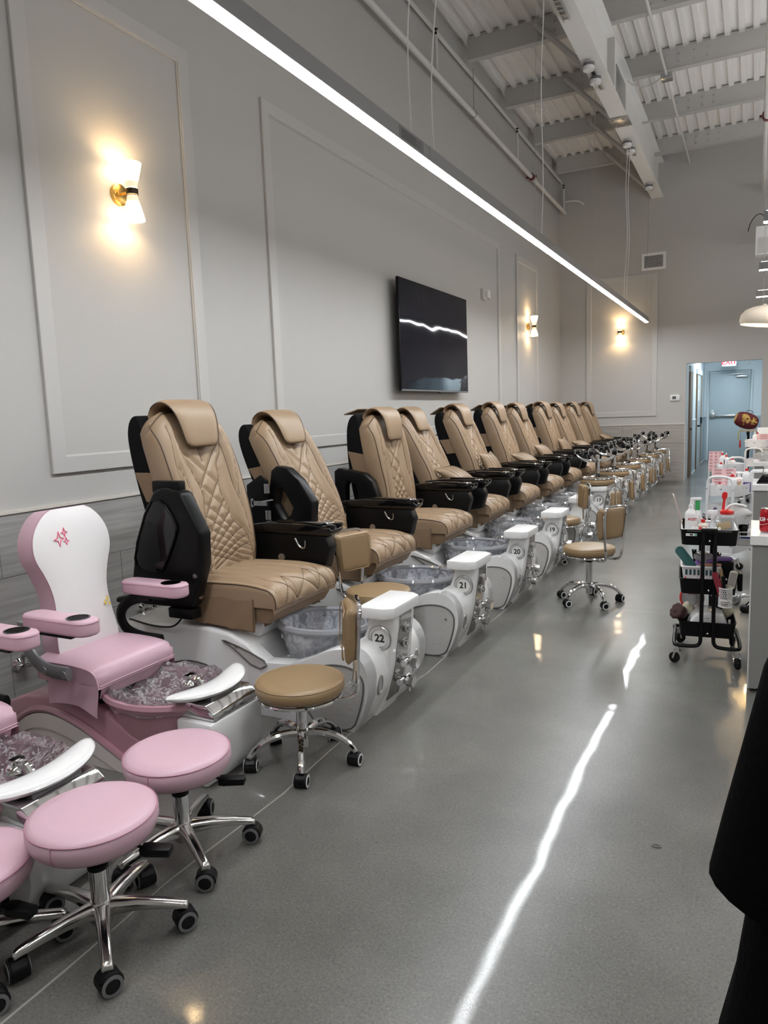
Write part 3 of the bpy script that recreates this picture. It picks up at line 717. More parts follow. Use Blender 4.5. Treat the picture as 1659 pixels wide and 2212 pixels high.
def seam_mesh():
    m = MB()
    for ln in BL:
        P = np.array(ln); X = back_x(P[:, 0], P[:, 1])
        m.tube([(x+.0016, y, z) for x, (y, z) in zip(X, ln)], .0016, 4, caps=False)
    e = []
    for t in np.linspace(0, 1, 30): z = t*.80; e.append((hw(z)*.985, z))
    for t in np.linspace(1, -1, 30): e.append((hw(.82)*.985*t, .900-.085*abs(t)**4))
    for t in np.linspace(1, 0, 30): z = t*.80; e.append((-hw(z)*.985, z))
    P = np.array(e); X = back_x(P[:, 0], P[:, 1])
    m.tube([(x+.006, y, z) for x, (y, z) in zip(X, e)], .0036, 5)
    return m
PPROF = sm([(-.118, .84), (-.112, .90), (-.075, .938), (-.02, .948), (.035, .925), (.066, .865), (.068, .79), (.058, .715), (.05, .675)], 2)
def pillow_pts(u, k, off):
    n = len(PPROF); i = k
    x, _, z = (PPROF[i][0], 0, PPROF[i][1]) if len(PPROF[i]) == 2 else (PPROF[i][0], 0, PPROF[i][2])
    return x, z
def pillow_mesh():
    P = [(p[0], p[1]) for p in PPROF]; n = len(P); nu = 23; m = MB()
    for sgn in (1, -1):
        V = []
        for i, (x, z) in enumerate(P):
            a = P[min(i+1, n-1)]; b = P[max(i-1, 0)]; tx, tz = a[0]-b[0], a[1]-b[1]; L = math.hypot(tx, tz)
            nx, nz = -tz/L, tx/L
            if nx*1+nz*.3 < 0 and i > n*.35: nx, nz = -nx, -nz
            if i <= n*.35: nx, nz = (-abs(nx) if x < -.1 else nx), abs(nz)
            s = i/(n-1); wd_ = .172-.062*max(0, (s-.45)/.55)**1.3
            e = max(0, 1-(max(0, s-.82)/.18)**2.5)
            for j in range(nu):
                u = 2*j/(nu-1)-1
                wc = wd_*(1 if s < .86 else (1-.32*((s-.86)/.14)**2.2))
                th = .017*(max(0, 1-abs(u)**5)**.5)*(max(e, .0)**.5)*(min(1, s/.06))**.5
                V.append((x+nx*th*sgn, u*wc, z+nz*th*sgn))
        m.grid(V, nu, n, flip=sgn < 0)
    return m
def pillow_piping():
    P = [(p[0], p[1]) for p in PPROF]; n = len(P); e = []
    def wdt(s): return (.172-.062*max(0, (s-.45)/.55)**1.3)*(1 if s < .86 else (1-.32*((s-.86)/.14)**2.2))
    idx = list(range(int(n*.25), n))
    for i in idx: e.append((P[i][0]+.003, wdt(i/(n-1)), P[i][1]))
    for t in (.6, .2, -.2, -.6): e.append((P[-1][0]+.003, wdt(1)*t, P[-1][1]-.002))
    for i in idx[::-1]: e.append((P[i][0]+.003, -wdt(i/(n-1)), P[i][1]))
    return MB().tube(e, .0032, 5)
def shell_mesh():
    p = sm([(-.085, .04), (-.085, .86), (-.125, .905), (-.185, .875), (-.225, .78), (-.245, .55), (-.245, .32), (-.215, .08), (-.15, .0)], 2, True)
    return MB().prism([(q[0], q[1]) for q in p], 'y', -.248, .248)
# seat cushion
SP = sm([(-.30, .655), (-.12, .662), (.06, .668), (.20, .668), (.30, .655), (.352, .622), (.372, .575), (.366, .535)], 2)
SP = [(p[0], p[1]) for p in SP]
_sl = [0]
for a, b in zip(SP, SP[1:]): _sl.append(_sl[-1]+math.hypot(b[0]-a[0], b[1]-a[1]))
SLEN = _sl[-1]
def sprof(s): return np.interp(s, _sl, [p[0] for p in SP]), np.interp(s, _sl, [p[1] for p in SP])
def seat_lines():
    L = []
    f = SLEN-.185
    for k in range(-2, 3):
        y = k*.098
        L.append([(y*.72, .06), (y*.92, .22), (y, f), (y, SLEN-.012)] if k % 2 else [(y*.72, .06), (y*.92, .22), (y, f)])
    for k in (-2, 0):
        y = k*.098
        for a, b in ((y-.098, y+.098), (y+.098, y-.098)) if k == 0 else ((y, y+.098), (y+.098, y), (-y, -y-.098), (-y-.098, -y)): L.append([(a, f), (b, SLEN-.012)])
    for s in (1, -1): L.append([(s*.236, .02), (s*.248, .3), (s*.25, SLEN-.02)])
    return L
SL = seat_lines()
def seat_pt(Y, S, groove=True):
    x, z = sprof(S); u = np.abs(Y)/.285
    d = .030*u**7+.004*u**2
    D = poly_dist(Y, S, SL)
    g = -.0075*np.exp(-(D/.009)**2)+.004*np.clip(D/.03, 0, 1)
    front = np.clip((S-(SLEN-.17))/.12, 0, 1)
    x = x+g*front-.012*u**6*front; z = z-d*(1-front*.8)+g*(1-front)
    return x, z
def seat_mesh():
    nu, nv = 57, 77
    Y, S = np.meshgrid(np.linspace(-.285, .285, nu), np.linspace(0, SLEN, nv)); X, Z = seat_pt(Y, S)
    V = [(X[i, j], Y[i, j], Z[i, j]) for i in range(nv) for j in range(nu)]
    m = MB().grid(V, nu, nv)
    per = [(0, j) for j in range(nu)]+[(i, nu-1) for i in range(1, nv)]+[(nv-1, j) for j in range(nu-2, -1, -1)]+[(i, 0) for i in range(nv-2, 0, -1)]
    A = [V[i*nu+j] for i, j in per]; n = len(A)
    B = [(min(x, .352), y*1.008, min(z-.02, .612)) for x, y, z in A]; C = [(min(x, .345), y*1.0, .535) for x, y, z in A]
    m.add(A+B+C, [(r*n+k, r*n+(k+1) % n, (r+1)*n+(k+1) % n, (r+1)*n+k) for r in range(2) for k in range(n)]+[tuple(range(2*n, 3*n))])
    return m
def seat_seams():
    m = MB()
    for ln in SL:
        P = []
        for a, b in zip(ln, ln[1:]):
            for t in np.linspace(0, 1, 14): P.append((a[0]+(b[0]-a[0])*t, a[1]+(b[1]-a[1])*t))
        P = np.array(P); X, Z = seat_pt(P[:, 0], P[:, 1])
        m.tube([(x+.0015, y, z+.0016) for x, y, z in zip(X, P[:, 0], Z)], .0014, 4, caps=False)
    e = [(-.284, s) for s in np.linspace(.02, SLEN-.004, 40)]+[(y, SLEN-.004) for y in np.linspace(-.28, .28, 20)]+[(.284, s) for s in np.linspace(SLEN-.004, .02, 40)]
    P = np.array(e); X, Z = seat_pt(P[:, 0], P[:, 1])
    m.tube([(x+.002, y*1.003, z+.003) for x, y, z in zip(X, P[:, 0], Z)], .0034, 5)
    return m
# base
LOBE = sm([(.79, 0), (.835, .08), (.878, .20), (.874, .30), (.83, .368), (.76, .392), (.68, .385), (.56, .325), (.45, .285)], 2)
LOBE = [(p[0], p[1]) for p in LOBE]
def base_body():
    p = [(-.92, 0), (-.92, .26), (-.80, .34), (-.55, .385), (-.30, .405), (-.04, .414), (.09, .397), (.215, .345), (.225, .20), (.70, .20), (.76, .12), (.77, 0)]
    return MB().prism(p, 'y', -.318, .318)
def lobe(s):
    q = LOBE+[(.45, 0)]; k = [p for p in LOBE if p[0] > .735]+[(.735, .385), (.70, .19), (.70, 0)]
    a, b, c = (-.322, -.236, -.085) if s < 0 else (.322, .236, .085)
    fin = q[:-1]+[(.30, .275), (.20, .345), (.20, .0)]
    m = MB().prism(fin, 'y', min(a, b), max(a, b)); return m.prism(k, 'y', min(a, c), max(a, c))
def column():
    V = []; lv = [(0, .70, .80, .12), (.10, .70, .842, .12), (.20, .705, .872, .125), (.27, .715, .888, .13), (.33, .725, .895, .125), (.39, .745, .905, .118), (.45, .765, .915, .116), (.502, .775, .918, .118)]
    for z, x0, x1, hy in lv:
        for p in rrect((x1-x0)/2, hy, .022, 3): V.append(((x0+x1)/2+p[0], p[1], z))
    n = len(V)//len(lv)
    m = MB().grid(V, n, len(lv), cu=True); m.add(V[-n:], [tuple(range(n))]); return m
def plate():
    V = []
    for z, x in ((.065, .836), (.12, .852), (.20, .877), (.27, .893), (.33, .900), (.39, .910), (.45, .920), (.498, .923)):
        for y in (-.062, .062): V.append((x, y, z))
    for z, x in ((.065, .826), (.12, .842), (.20, .867), (.27, .883), (.33, .890), (.39, .900), (.45, .910), (.498, .913)):
        for y in (-.062, .062): V.append((x, y, z))
    m = MB().grid(V[:16], 2, 8).grid(V[16:], 2, 8, flip=True)
    for c in (0, 1):
        m.add([V[2*i+c] for i in range(8)]+[V[16+2*i+c] for i in range(8)], [(i, i+1, 9+i, 8+i) for i in range(7)])
    return m
def slab():
    p = [(.75, -.175), (.885, -.175), (.93, -.14), (.93, .14), (.885, .175), (.75, .175)]
    return MB().prism(p, 'z', .503, .557)
ARCH = [(-.14+.31*math.cos(a), .228*math.sin(a)) for a in np.linspace(0, PI, 20)]
TEAR = [(p[0], p[1]) for p in sm([(.60, .004), (.785, .004), (.826, .10), (.853, .20), (.852, .268), (.80, .312), (.70, .318), (.60, .292), (.50, .245), (.46, .195), (.53, .09)], 2, True)]
TRI = [(p[0], p[1]) for p in sm([(.03, .372), (.20, .328), (.34, .272), (.26, .232), (.12, .33)], 1, True)]
def side_panel(poly, s): return MB().prism(poly, 'y', *((-.3255, -.317) if s < 0 else (.317, .3255)))
def rope(poly, s): return MB().tube([(x, s*.3265, z) for x, z in poly], .0042, 5, closed=True)
def screws(s):
    m = MB()
    for x, z in ((-.32, .10), (-.14, .19), (.06, .11), (.66, .05), (.80, .235), (.60, .24), (.14, .335)): m.cyl((x, s*.325, z), (x, s*.3295, z), .0065, 8)
    return m
def bowl_outer():
    return MB().lathe([(.13, .205), (.19, .208), (.208, .24), (.235, .33), (.25, .398), (.262, .402)], 40, sx=1.0, sy=.86, caps=False)
def bowl_rim():
    return MB().lathe([(.245, .400), (.268, .398), (.276, .412), (.268, .428), (.248, .430), (.236, .418), (.245, .400)], 44, sx=1.0, sy=.86, caps=False)
def bowl_inner():
    return MB().lathe([(0, .245), (.13, .248), (.185, .262), (.215, .31), (.232, .37), (.244, .412)], 40, sx=1.0, sy=.86, caps=False)
def film_mesh(rx, ry, z0, seed, tuck=.05):
    rnd = random.Random(seed); nr, na = 22, 64; V = []
    ph = [(rnd.uniform(0, 6.28), rnd.randint(3, 17), rnd.uniform(.001, .004)) for _ in range(12)]
    for i in range(nr):
        t = i/(nr-1)
        for j in range(na):
            a = 2*PI*j/na
            if t < .6: q = t/.6; r = .94*q; z = z0-.085*(1-q**2.4)
            elif t < .75: q = (t-.6)/.15; r = .94+.12*q; z = z0+.016*math.sin(PI*q)
            else: q = (t-.75)/.25; r = 1.06+.02*q; z = z0-tuck*q
            w = sum(k*math.sin(n_*a+p+t*9) for p, n_, k in ph)*(.25+.75*t)
            w += rnd.uniform(-.003, .003)
            V.append((rx*r*math.cos(a)*(1+w*.8), ry*r*math.sin(a)*(1+w*.8), z+w))
    return MB().grid(V, na, nr, cu=True)
def tub_spout():
    return MB().tube(sm([(.72, .02, .43), (.69, .02, .47), (.65, .02, .475), (.63, .02, .452)]), .016, 10).cyl((.72, .02, .425), (.72, .02, .436), .025, 14)
# arm rests
def arm_body(): return MB().prism([(-.22, .80), (.295, .80), (.322, .73), (.285, .605), (.10, .575), (-.12, .545), (-.22, .58)], 'y', .30, .385)
def arm_top(): return MB().prism([(-.24, .801), (-.24, .842), (-.05, .862), (.18, .860), (.335, .845), (.348, .82), (.318, .795)], 'y', .288, .418)
def arm_tray(): return MB().prism([(-.02, .862), (.17, .8605), (.27, .853), (.27, .862), (.17, .869), (-.02, .871)], 'y', .296, .36)
def arm_facet(): return MB().prism([(.08, .79), (.285, .79), (.316, .728), (.27, .63), (.12, .66)], 'y', .385, .392)
def cup_ring(): return MB().lathe([(.036, 0), (.040, .004), (.036, .009), (.031, .009), (.03, .002)], 20)
def lever_lip(): return MB().box(.30, .352, .30, .335, .835, .858)
UP22 = [(-.26, 1.115), (-.20, 1.135), (-.075, 1.112), (.03, .915), (.022, .75), (-.06, .53), (-.40, .52), (-.455, .644), (-.41, .85), (-.34, 1.0)]
OVAL = [(p[0], p[1]) for p in sm([(-.275, 1.066), (-.19, 1.072), (-.112, .965), (-.105, .92), (-.205, .735), (-.25, .70), (-.395, .712), (-.405, .79)], 1, True)]
NUMS = [22, 21, 20, 19, 18, 17, 16, 15, 14, 13, 12]
CY = [3.07, 4.19, 5.32, 6.38, 7.44, 8.52, 9.61, 10.71, 11.80, 12.93, 14.02]
TILT = [17, 27, 10, 26, 22, 19, 21, 18, 21, 20, 19]
SH = [0, -.035, -.03, -.05, -.03, -.02, -.04, -.02, -.03, -.04, -.03]
CH_LAB = ['tan quilted pedicure chair with badge 22, nearest, raised near arm with glossy panel',
 'tan quilted pedicure chair with badge 21, second in the row, open latch board',
 'tan quilted pedicure chair with badge 20, third in the row, backrest nearly upright',
 'tan quilted pedicure chair with badge 19, fourth in the row, cushion on its seat',
 'tan quilted pedicure chair fifth in the row, its badge hidden behind stools',
 'tan quilted pedicure chair with badge 17, under the nearest upturned stool',
 'tan quilted pedicure chair with badge 16, under the second upturned stool',
 'tan quilted pedicure chair with badge 15, under the third upturned stool',
 'tan quilted pedicure chair with badge 14, under the fourth upturned stool',
 'tan quilted pedicure chair with badge 13, last but one in the row',
 'tan quilted pedicure chair with badge 12, farthest of the row']
BADGEW = mat('badge_white', (.80, .80, .78), .35); INK = mat('black_ink', (.01, .01, .01), .5)
def pedicure_chair(i):
    t = thing('pedicure_chair', CH_LAB[i], 'pedicure chair', (-2.4, CY[i], 0), 0, 'tan pedicure chairs along the left wall')
    far = i > 7
    # base with its inset panels
    b = part('base', base_body, WHITEG, t, bev=.02, seg=3, key='pbase')
    for s in (-1, 1):
        part('front_lobe', lambda: lobe(s), WHITEG, b, bev=.026, seg=4, key='plobe%d' % s)
    for s in ((-1, 1) if i < 2 else (-1,)):
        part('side_panel', lambda: side_panel(ARCH, s), PANELG, b, key='parch%d' % s, bev=.002, seg=1)
        part('side_panel', lambda: side_panel(TEAR, s), PANELG, b, key='ptear%d' % s, bev=.002, seg=1)
        part('side_panel', lambda: side_panel(TRI, s), PANELG, b, key='ptri%d' % s, bev=.002, seg=1)
        if not far:
            for nm, pl in (('ar', ARCH), ('te', TEAR), ('tr', TRI)): part('braid_trim', lambda: rope(pl, s), ROPE, b, key='prope%s%d' % (nm, s))
            part('panel_screws', lambda: screws(s), SATIN, b, key='pscr%d' % s, kind='stuff')
    part('seat_mount', lambda: MB().prism([(-.30, .39), (.20, .36), (.24, .44), (.22, .455), (-.30, .455)], 'y', -.22, .22), WHITEG, b, bev=.012, key='pmount')
    part('tub_step', lambda: MB().prism([(.10, .30), (.20, .262), (.215, .30), (.20, .35), (.12, .40)], 'y', -.20, .20), WHITEG, b, bev=.015, key='pstep')
    c = part('footrest_column', column, WHITEG, t, bev=0, key='pcol', ang=50)
    part('chrome_plate', plate, CHRD, c, key='pplate')
    for z, x in ((.425, .918), (.35, .905)):
        part('control_knob', lambda: MB().lathe([(.026, 0), (.026, .008), (.017, .012), (.017, .022), (.0, .024)], 18, M=Matrix.Rotation(PI/2, 4, 'Y')), CHR, c, loc=(x, .005, z), key='pknob')
    for z, x, L in ((.255, .890, .06), (.155, .865, .085)):
        part('water_tap', lambda: MB().cyl((0, 0, 0), (.05, 0, 0), .022, 14).cyl((.05, 0, 0), (.085, 0, -.004), .030, 10).cyl((.03, -.05, .0), (.03, .05, 0), .018, 12).cyl((.055, 0, -.02), (.06, 0, -.055), .006, 8), CHR, c, loc=(x, .01, z), key='ptap')
    sl = part('footrest_slab', slab, WHITEM, t, bev=.008, seg=2, key='pslab')
    if NUMS[i] != 18:
        bd = part('number_badge', lambda: MB().lathe([(.0, .004), (.040, .004), (.040, .001), (.062, .001), (.062, .007), (.058, .010), (.044, .010), (.040, .004)], 28, M=Matrix.Rotation(PI/2, 4, 'X')), SATIN, t, loc=(.838, -.1175, .397), rot=(.02, 0, -.03), key='pbadge')
        part('badge_disc', lambda: MB().cyl((0, -.0045, 0), (0, -.006, 0), .042, 24), BADGEW, bd, key='pbdisc')
        part('badge_number', lambda: text_mesh(str(NUMS[i]), .052, INK, .0004, off=.0016), INK, bd, loc=(0, -.0066, -.001), rot=(PI/2, 0, 0))
    for s in (-1, 1):
        part('oval_emblem', lambda: MB().lathe([(0, .004), (.02, .004), (.021, .006), (.025, .006), (.026, 0)], 22, M=Matrix.Rotation(PI/2, 4, 'Y') @ Matrix.Diagonal((1.9, 1, 1, 1))), SATIN, t, loc=(.871, s*.20, .20), rot=(0, .10, 0), key='poval')
    bo = part('foot_basin', bowl_outer, GLASSB, t, loc=(.47, 0, 0), key='pbowl')
    part('basin_liner_shell', bowl_inner, GLASSB, bo, key='pbowli'); part('basin_rim', bowl_rim, RIMG, bo, key='pbrim')
    part('basin_jet', lambda: MB().lathe([(.0, .012), (.03, .011), (.036, .004), (.036, 0)], 18, M=Matrix.Rotation(PI/2, 4, 'Y') @ Matrix.Rotation(.2, 4, 'Y')), CHR, bo, loc=(-.222, -.06, .345), key='pjet')
    part('basin_spout', tub_spout, CHR, t, key='pspout')
    if 3 <= i <= 7:
        part('plastic_liner', lambda: film_mesh(.268, .232, .432, i), FILM, t, loc=(.47, 0, 0), key='pfilm%d' % (i % 3), label='crinkled clear plastic liner')
    # seat
    se = part('seat', seat_mesh, TAN, t, loc=(SH[i]*.6, 0, 0), key='pseat', ang=60)
    part('seam', seat_seams, SEAM, se, key='pseatseam')
    part('seat_border', lambda: MB().prism([(-.29, .43), (.30, .45), (.335, .50), (.335, .534), (-.29, .534)], 'y', -.265, .265), TAND, se, key='pborder', bev=.012)
    for s in (-1, 1):
        def flap():
            V = []
            for r in range(7):
                for q in range(13):
                    x = -.145+.375*q/12; tt = r/6
                    V.append((x+.012*tt, s*(.284+.020*tt+.006*math.sin(q*1.1+r)*tt), .588-.008*(q/12)-.155*tt-.012*tt*q/12))
            V2 = [(x, y-s*.006, z) for x, y, z in V]
            return MB().grid(V, 13, 7).grid(V2, 13, 7, flip=True)
        part('side_flap', flap, TAND, se, key='pflap%d' % s)
        part('flap_hem', lambda: MB().tube([(-.143, s*.2865, .585), (-.133, s*.3055, .435), (.237, s*.3055, .416), (.228, s*.2865, .575)], .003, 5), SEAM, se, key='phem%d' % s)
    part('flap_wing', lambda: MB().prism([(.232, .575), (.245, .42), (.285, .44), (.27, .57)], 'y', .22, .226).prism([(.232, .575), (.245, .42), (.285, .44), (.27, .57)], 'y', -.226, -.22), TAND, se, key='pwing')
    # back
    th_ = math.radians(TILT[i]); dr = -.085 if i == 2 else 0
    bx, bz = -.115+SH[i], .655+dr
    ba = part('backrest', back_mesh, TAN, t, loc=(bx, 0, bz), rot=(0, -th_, 0), key='pback', ang=60)
    part('seam', seam_mesh, SEAM, ba, key='pbackseam')
    hp = part('head_pillow', pillow_mesh, TAN, ba, key='ppil', ang=70); part('pillow_piping', pillow_piping, SEAM, hp, key='ppilpip')
    sh = part('back_shell', shell_mesh, BLKF, t, loc=(bx-(.02 if i != 2 else .075), 0, bz+.01), rot=(0, -th_*(.96 if i != 2 else .6), 0), key='pshell', bev=.022, seg=3)
    for s in (-1, 1):
        part('side_strap', lambda: MB().prism([(-.20, .445), (-.06, .41), (-.06, .565), (-.225, .615)], 'y', *((-.258, -.2485) if s < 0 else (.2485, .258))), TAND, sh, key='pstrap%d' % s, bev=.003, seg=1)
    if i >= 2: part('shell_top_flap', lambda: MB().prism([(-.23, .905), (-.09, .93), (-.09, .938), (-.23, .914)], 'y', -.235, .235), TAND, sh, key='ptopflap', bev=.003)
    # arms
    def low_arm(s):
        a = part('arm_rest', lambda: (arm_body()), BLK, t, key='parm', bev=.012, sc=(1, s, 1))
        part('arm_top', arm_top, BLKG, a, key='parmtop', bev=.010, seg=3)
        part('arm_facet', arm_facet, BLK, a, key='parmfac', bev=.004)
        part('arm_tray', arm_tray, BLKG, a, key='parmtray', bev=.003)
        part('cup_ring', cup_ring, CHR, a, loc=(.262, .385, .853), key='pcup')
        part('arm_end', lever_lip, BLKG, a, key='plip', bev=.006); part('arm_end', lever_lip, BLKG, a, loc=(0, .075, 0), key='plip')
        if i < 3: part('side_latch', lambda: MB().cyl((-.0, .293, .66), (-.0, .30, .66), .022, 18), SATIN, a, key='platch'); part('wire_hook', lambda: MB().tube(sm([(.10, .295, .775), (.13, .29, .725), (.17, .29, .72), (.17, .29, .765)]), .005, 6), SATIN, a, key='pwhook')
    low_arm(1)
    if i == 0:
        a = part('arm_rest', lambda: MB().prism(UP22, 'y', -.405, -.315), BLK, t, bev=.022, seg=3, label='raised black arm')
        part('arm_panel', lambda: MB().prism(OVAL, 'y', -.416, -.4055), BLKG, a, bev=.004)
        part('panel_edge', lambda: MB().tube([(x, -.416, z) for x, z in OVAL], .004, 6, closed=True), BLK, a)
        part('arm_hinge', lambda: MB().box(-.29, -.11, -.375, -.325, 1.10, 1.162), BLK, a, bev=.008)
        part('arm_foot', lambda: MB().box(-.22, -.06, -.40, -.33, .47, .525), BLK, a, bev=.008)
        part('arm_bolts', lambda: MB().cyl((-.02, -.41, .70), (-.02, -.405, .70), .012, 10).cyl((-.06, -.35, .585), (-.04, -.35, .585), .016, 10), SATIN, a)
        part('power_lead', lambda: MB().tube(sm([(-.16, -.36, .47), (-.20, -.38, .42), (-.30, -.36, .40), (-.42, -.34, .395), (-.6, -.3, .40)]), .005, 6), BLK, a)
    elif i in (1, 2):
        if i == 1: O = [(-.35, 1.12), (-.31, 1.15), (-.23, 1.135), (-.14, 1.06), (-.05, .925), (-.07, .70), (-.25, .66), (-.42, .72)]; I = [(-.315, .985), (-.30, 1.005), (-.275, 1.01), (-.24, .96), (-.195, .885), (-.215, .84), (-.27, .80), (-.335, .90)]
        else: O = [(-.56, 1.02), (-.52, 1.045), (-.29, 1.0), (-.225, .945), (-.18, .82), (-.19, .68), (-.34, .66), (-.56, .70)]; I = [(-.465, .90), (-.44, .945), (-.38, .92), (-.365, .90), (-.345, .80), (-.35, .76), (-.40, .75), (-.47, .78)]
        a = part('arm_rest', lambda: MB().ring(O, I, 'y', -.40, -.315), BLK, t, bev=.010, seg=2, label='raised black arm frame')
        if i == 1:
            pn = part('arm_board', lambda: MB().prism([(-.53, .72), (-.52, 1.03), (-.41, 1.095), (-.36, 1.06), (-.35, .72)], 'y', -.44, -.415), BLK, a, bev=.006)
            for z in (1.01, .84): part('hinge', lambda: MB().box(-.375, -.335, -.448, -.441, z-.03, z+.03).cyl((-.355, -.45, z-.03), (-.355, -.45, z+.03), .006, 8), SATIN, pn)
            part('latch', lambda: MB().box(-.47, -.36, -.455, -.441, .90, .93).cyl((-.40, -.45, .925), (-.31, -.45, .94), .006, 8).box(-.48, -.46, -.455, -.441, .89, .945), SATIN, pn)
        else:
            part('arm_board', lambda: MB().prism([(-.70, .70), (-.69, .92), (-.62, .98), (-.58, .95), (-.57, .70)], 'y', -.44, -.415), BLK, a, bev=.006)
            part('hinge', lambda: MB().box(-.595, -.565, -.448, -.40, .78, .85), SATIN, a)
        part('arm_foot', lambda: MB().prism([(-.40, .50), (-.15, .50), (-.12, .68), (-.42, .70)], 'y', -.39, -.33), BLK, a, bev=.01)
    else: low_arm(-1)
    return t
for i in range(11): pedicure_chair(i)
# loose lumbar cushions
def lumbar(i, x, y, z, rx, ry, rz, lab):
    t = thing('lumbar_cushion', lab, 'cushion', (-2.4+x, CY[i]+y, z), 0, 'small tan cushions on the chairs', rot=(rx, ry, rz))
    def cov():
        m = cushion(.34, .27, .13, 31, 21, 2.4)
        v = []
        for (a, b, c) in m.v:
            s = .10*(abs(a)/.17)**3*(abs(b)/.135)**3
            v.append((a*(1+s)*1.0, b*(1+s*1.6), c*(1-.05*abs(math.sin(a*105)))))
        m.v = v; return m
    c = part('cushion_cover', cov, TAN, t, key='lumb', ang=60)
    def st():
        m = MB()
        for k in range(-3, 4):
            x_ = k*.0425; pts = []
            for q in range(-8, 9):
                y_ = q*.0158; tt = max(0, 1-abs(x_/.17)**2.4)*max(0, 1-abs(y_/.135)**2.4)
                pts.append((x_, y_, .065*tt**.5+.0004))
            m.tube(pts, .0013, 4)
        return m
    part('stitch_line', st, SEAM, c, key='lumbst')
for i, lean, lab in ((3, 38, 'small tan cushion lying on the fourth chair, left of the first standing one'),
    (4, 8, 'small tan cushion standing upright on the fifth chair, largest in view'),
    (5, 42, 'small tan cushion lying flat on the sixth chair'),
    (6, 22, 'small tan cushion on the seventh chair'),
    (7, 10, 'small tan cushion standing on the eighth chair'),
    (8, 45, 'small tan cushion lying on the ninth chair'),
    (10, 40, 'small tan cushion on the seat of the farthest chair')):
    q = math.radians(TILT[i]+lean); zc = .885-.0006*lean; bk = -.115+SH[i]-math.tan(math.radians(TILT[i]))*(zc-.655)
    e = Matrix(((0, -math.sin(q), math.cos(q)), (1, 0, 0), (0, math.cos(q), math.sin(q)))).to_euler()
    lumbar(i, bk+.135+.0010*lean, -.03, zc, e.x, e.y, e.z, lab)
# ------------------------------------------------------------------ stools
def caster(parent, a, r, h, big, ring, ca):
    """one swivel caster (hood > wheel, wheel ring)"""
    wr = .030 if big else .027
    c = part('caster', lambda: MB().tube([(-.003, 0, h-.004), (0, 0, wr*1.9)], .010, 8).prism([(wr*1.12*math.cos(q), wr+wr*1.12*math.sin(q)) for q in np.linspace(-.25, PI*.86, 12)]+[(-wr*.4, wr*.7)], 'y', -.021, .021), BLK, parent,
             loc=(r*math.cos(a), r*math.sin(a), 0), rot=(0, 0, ca), key='cast%d%.2f' % (big, h), bev=.003, seg=1)
    part('wheel', lambda: MB().cyl((0, -.026, wr), (0, .026, wr), wr, 20).cyl((0, -.0275, wr), (0, .0275, wr), wr*.60, 16), RUB, c, key='cwh%d' % big, bev=.002, seg=1)
    if ring:
        for q in (0, PI): part('wheel_ring', lambda: MB().lathe([(wr*.66, -.0284), (wr*.94, -.0276), (wr*.94, -.0262), (wr*.66, -.0262)], 22, M=Matrix.Rotation(PI/2, 4, 'X'), caps=False), RINGW if ring == 1 else GREYP, c, loc=(0, 0, wr), rot=(0, 0, q), key='cring%d%d' % (big, ring))
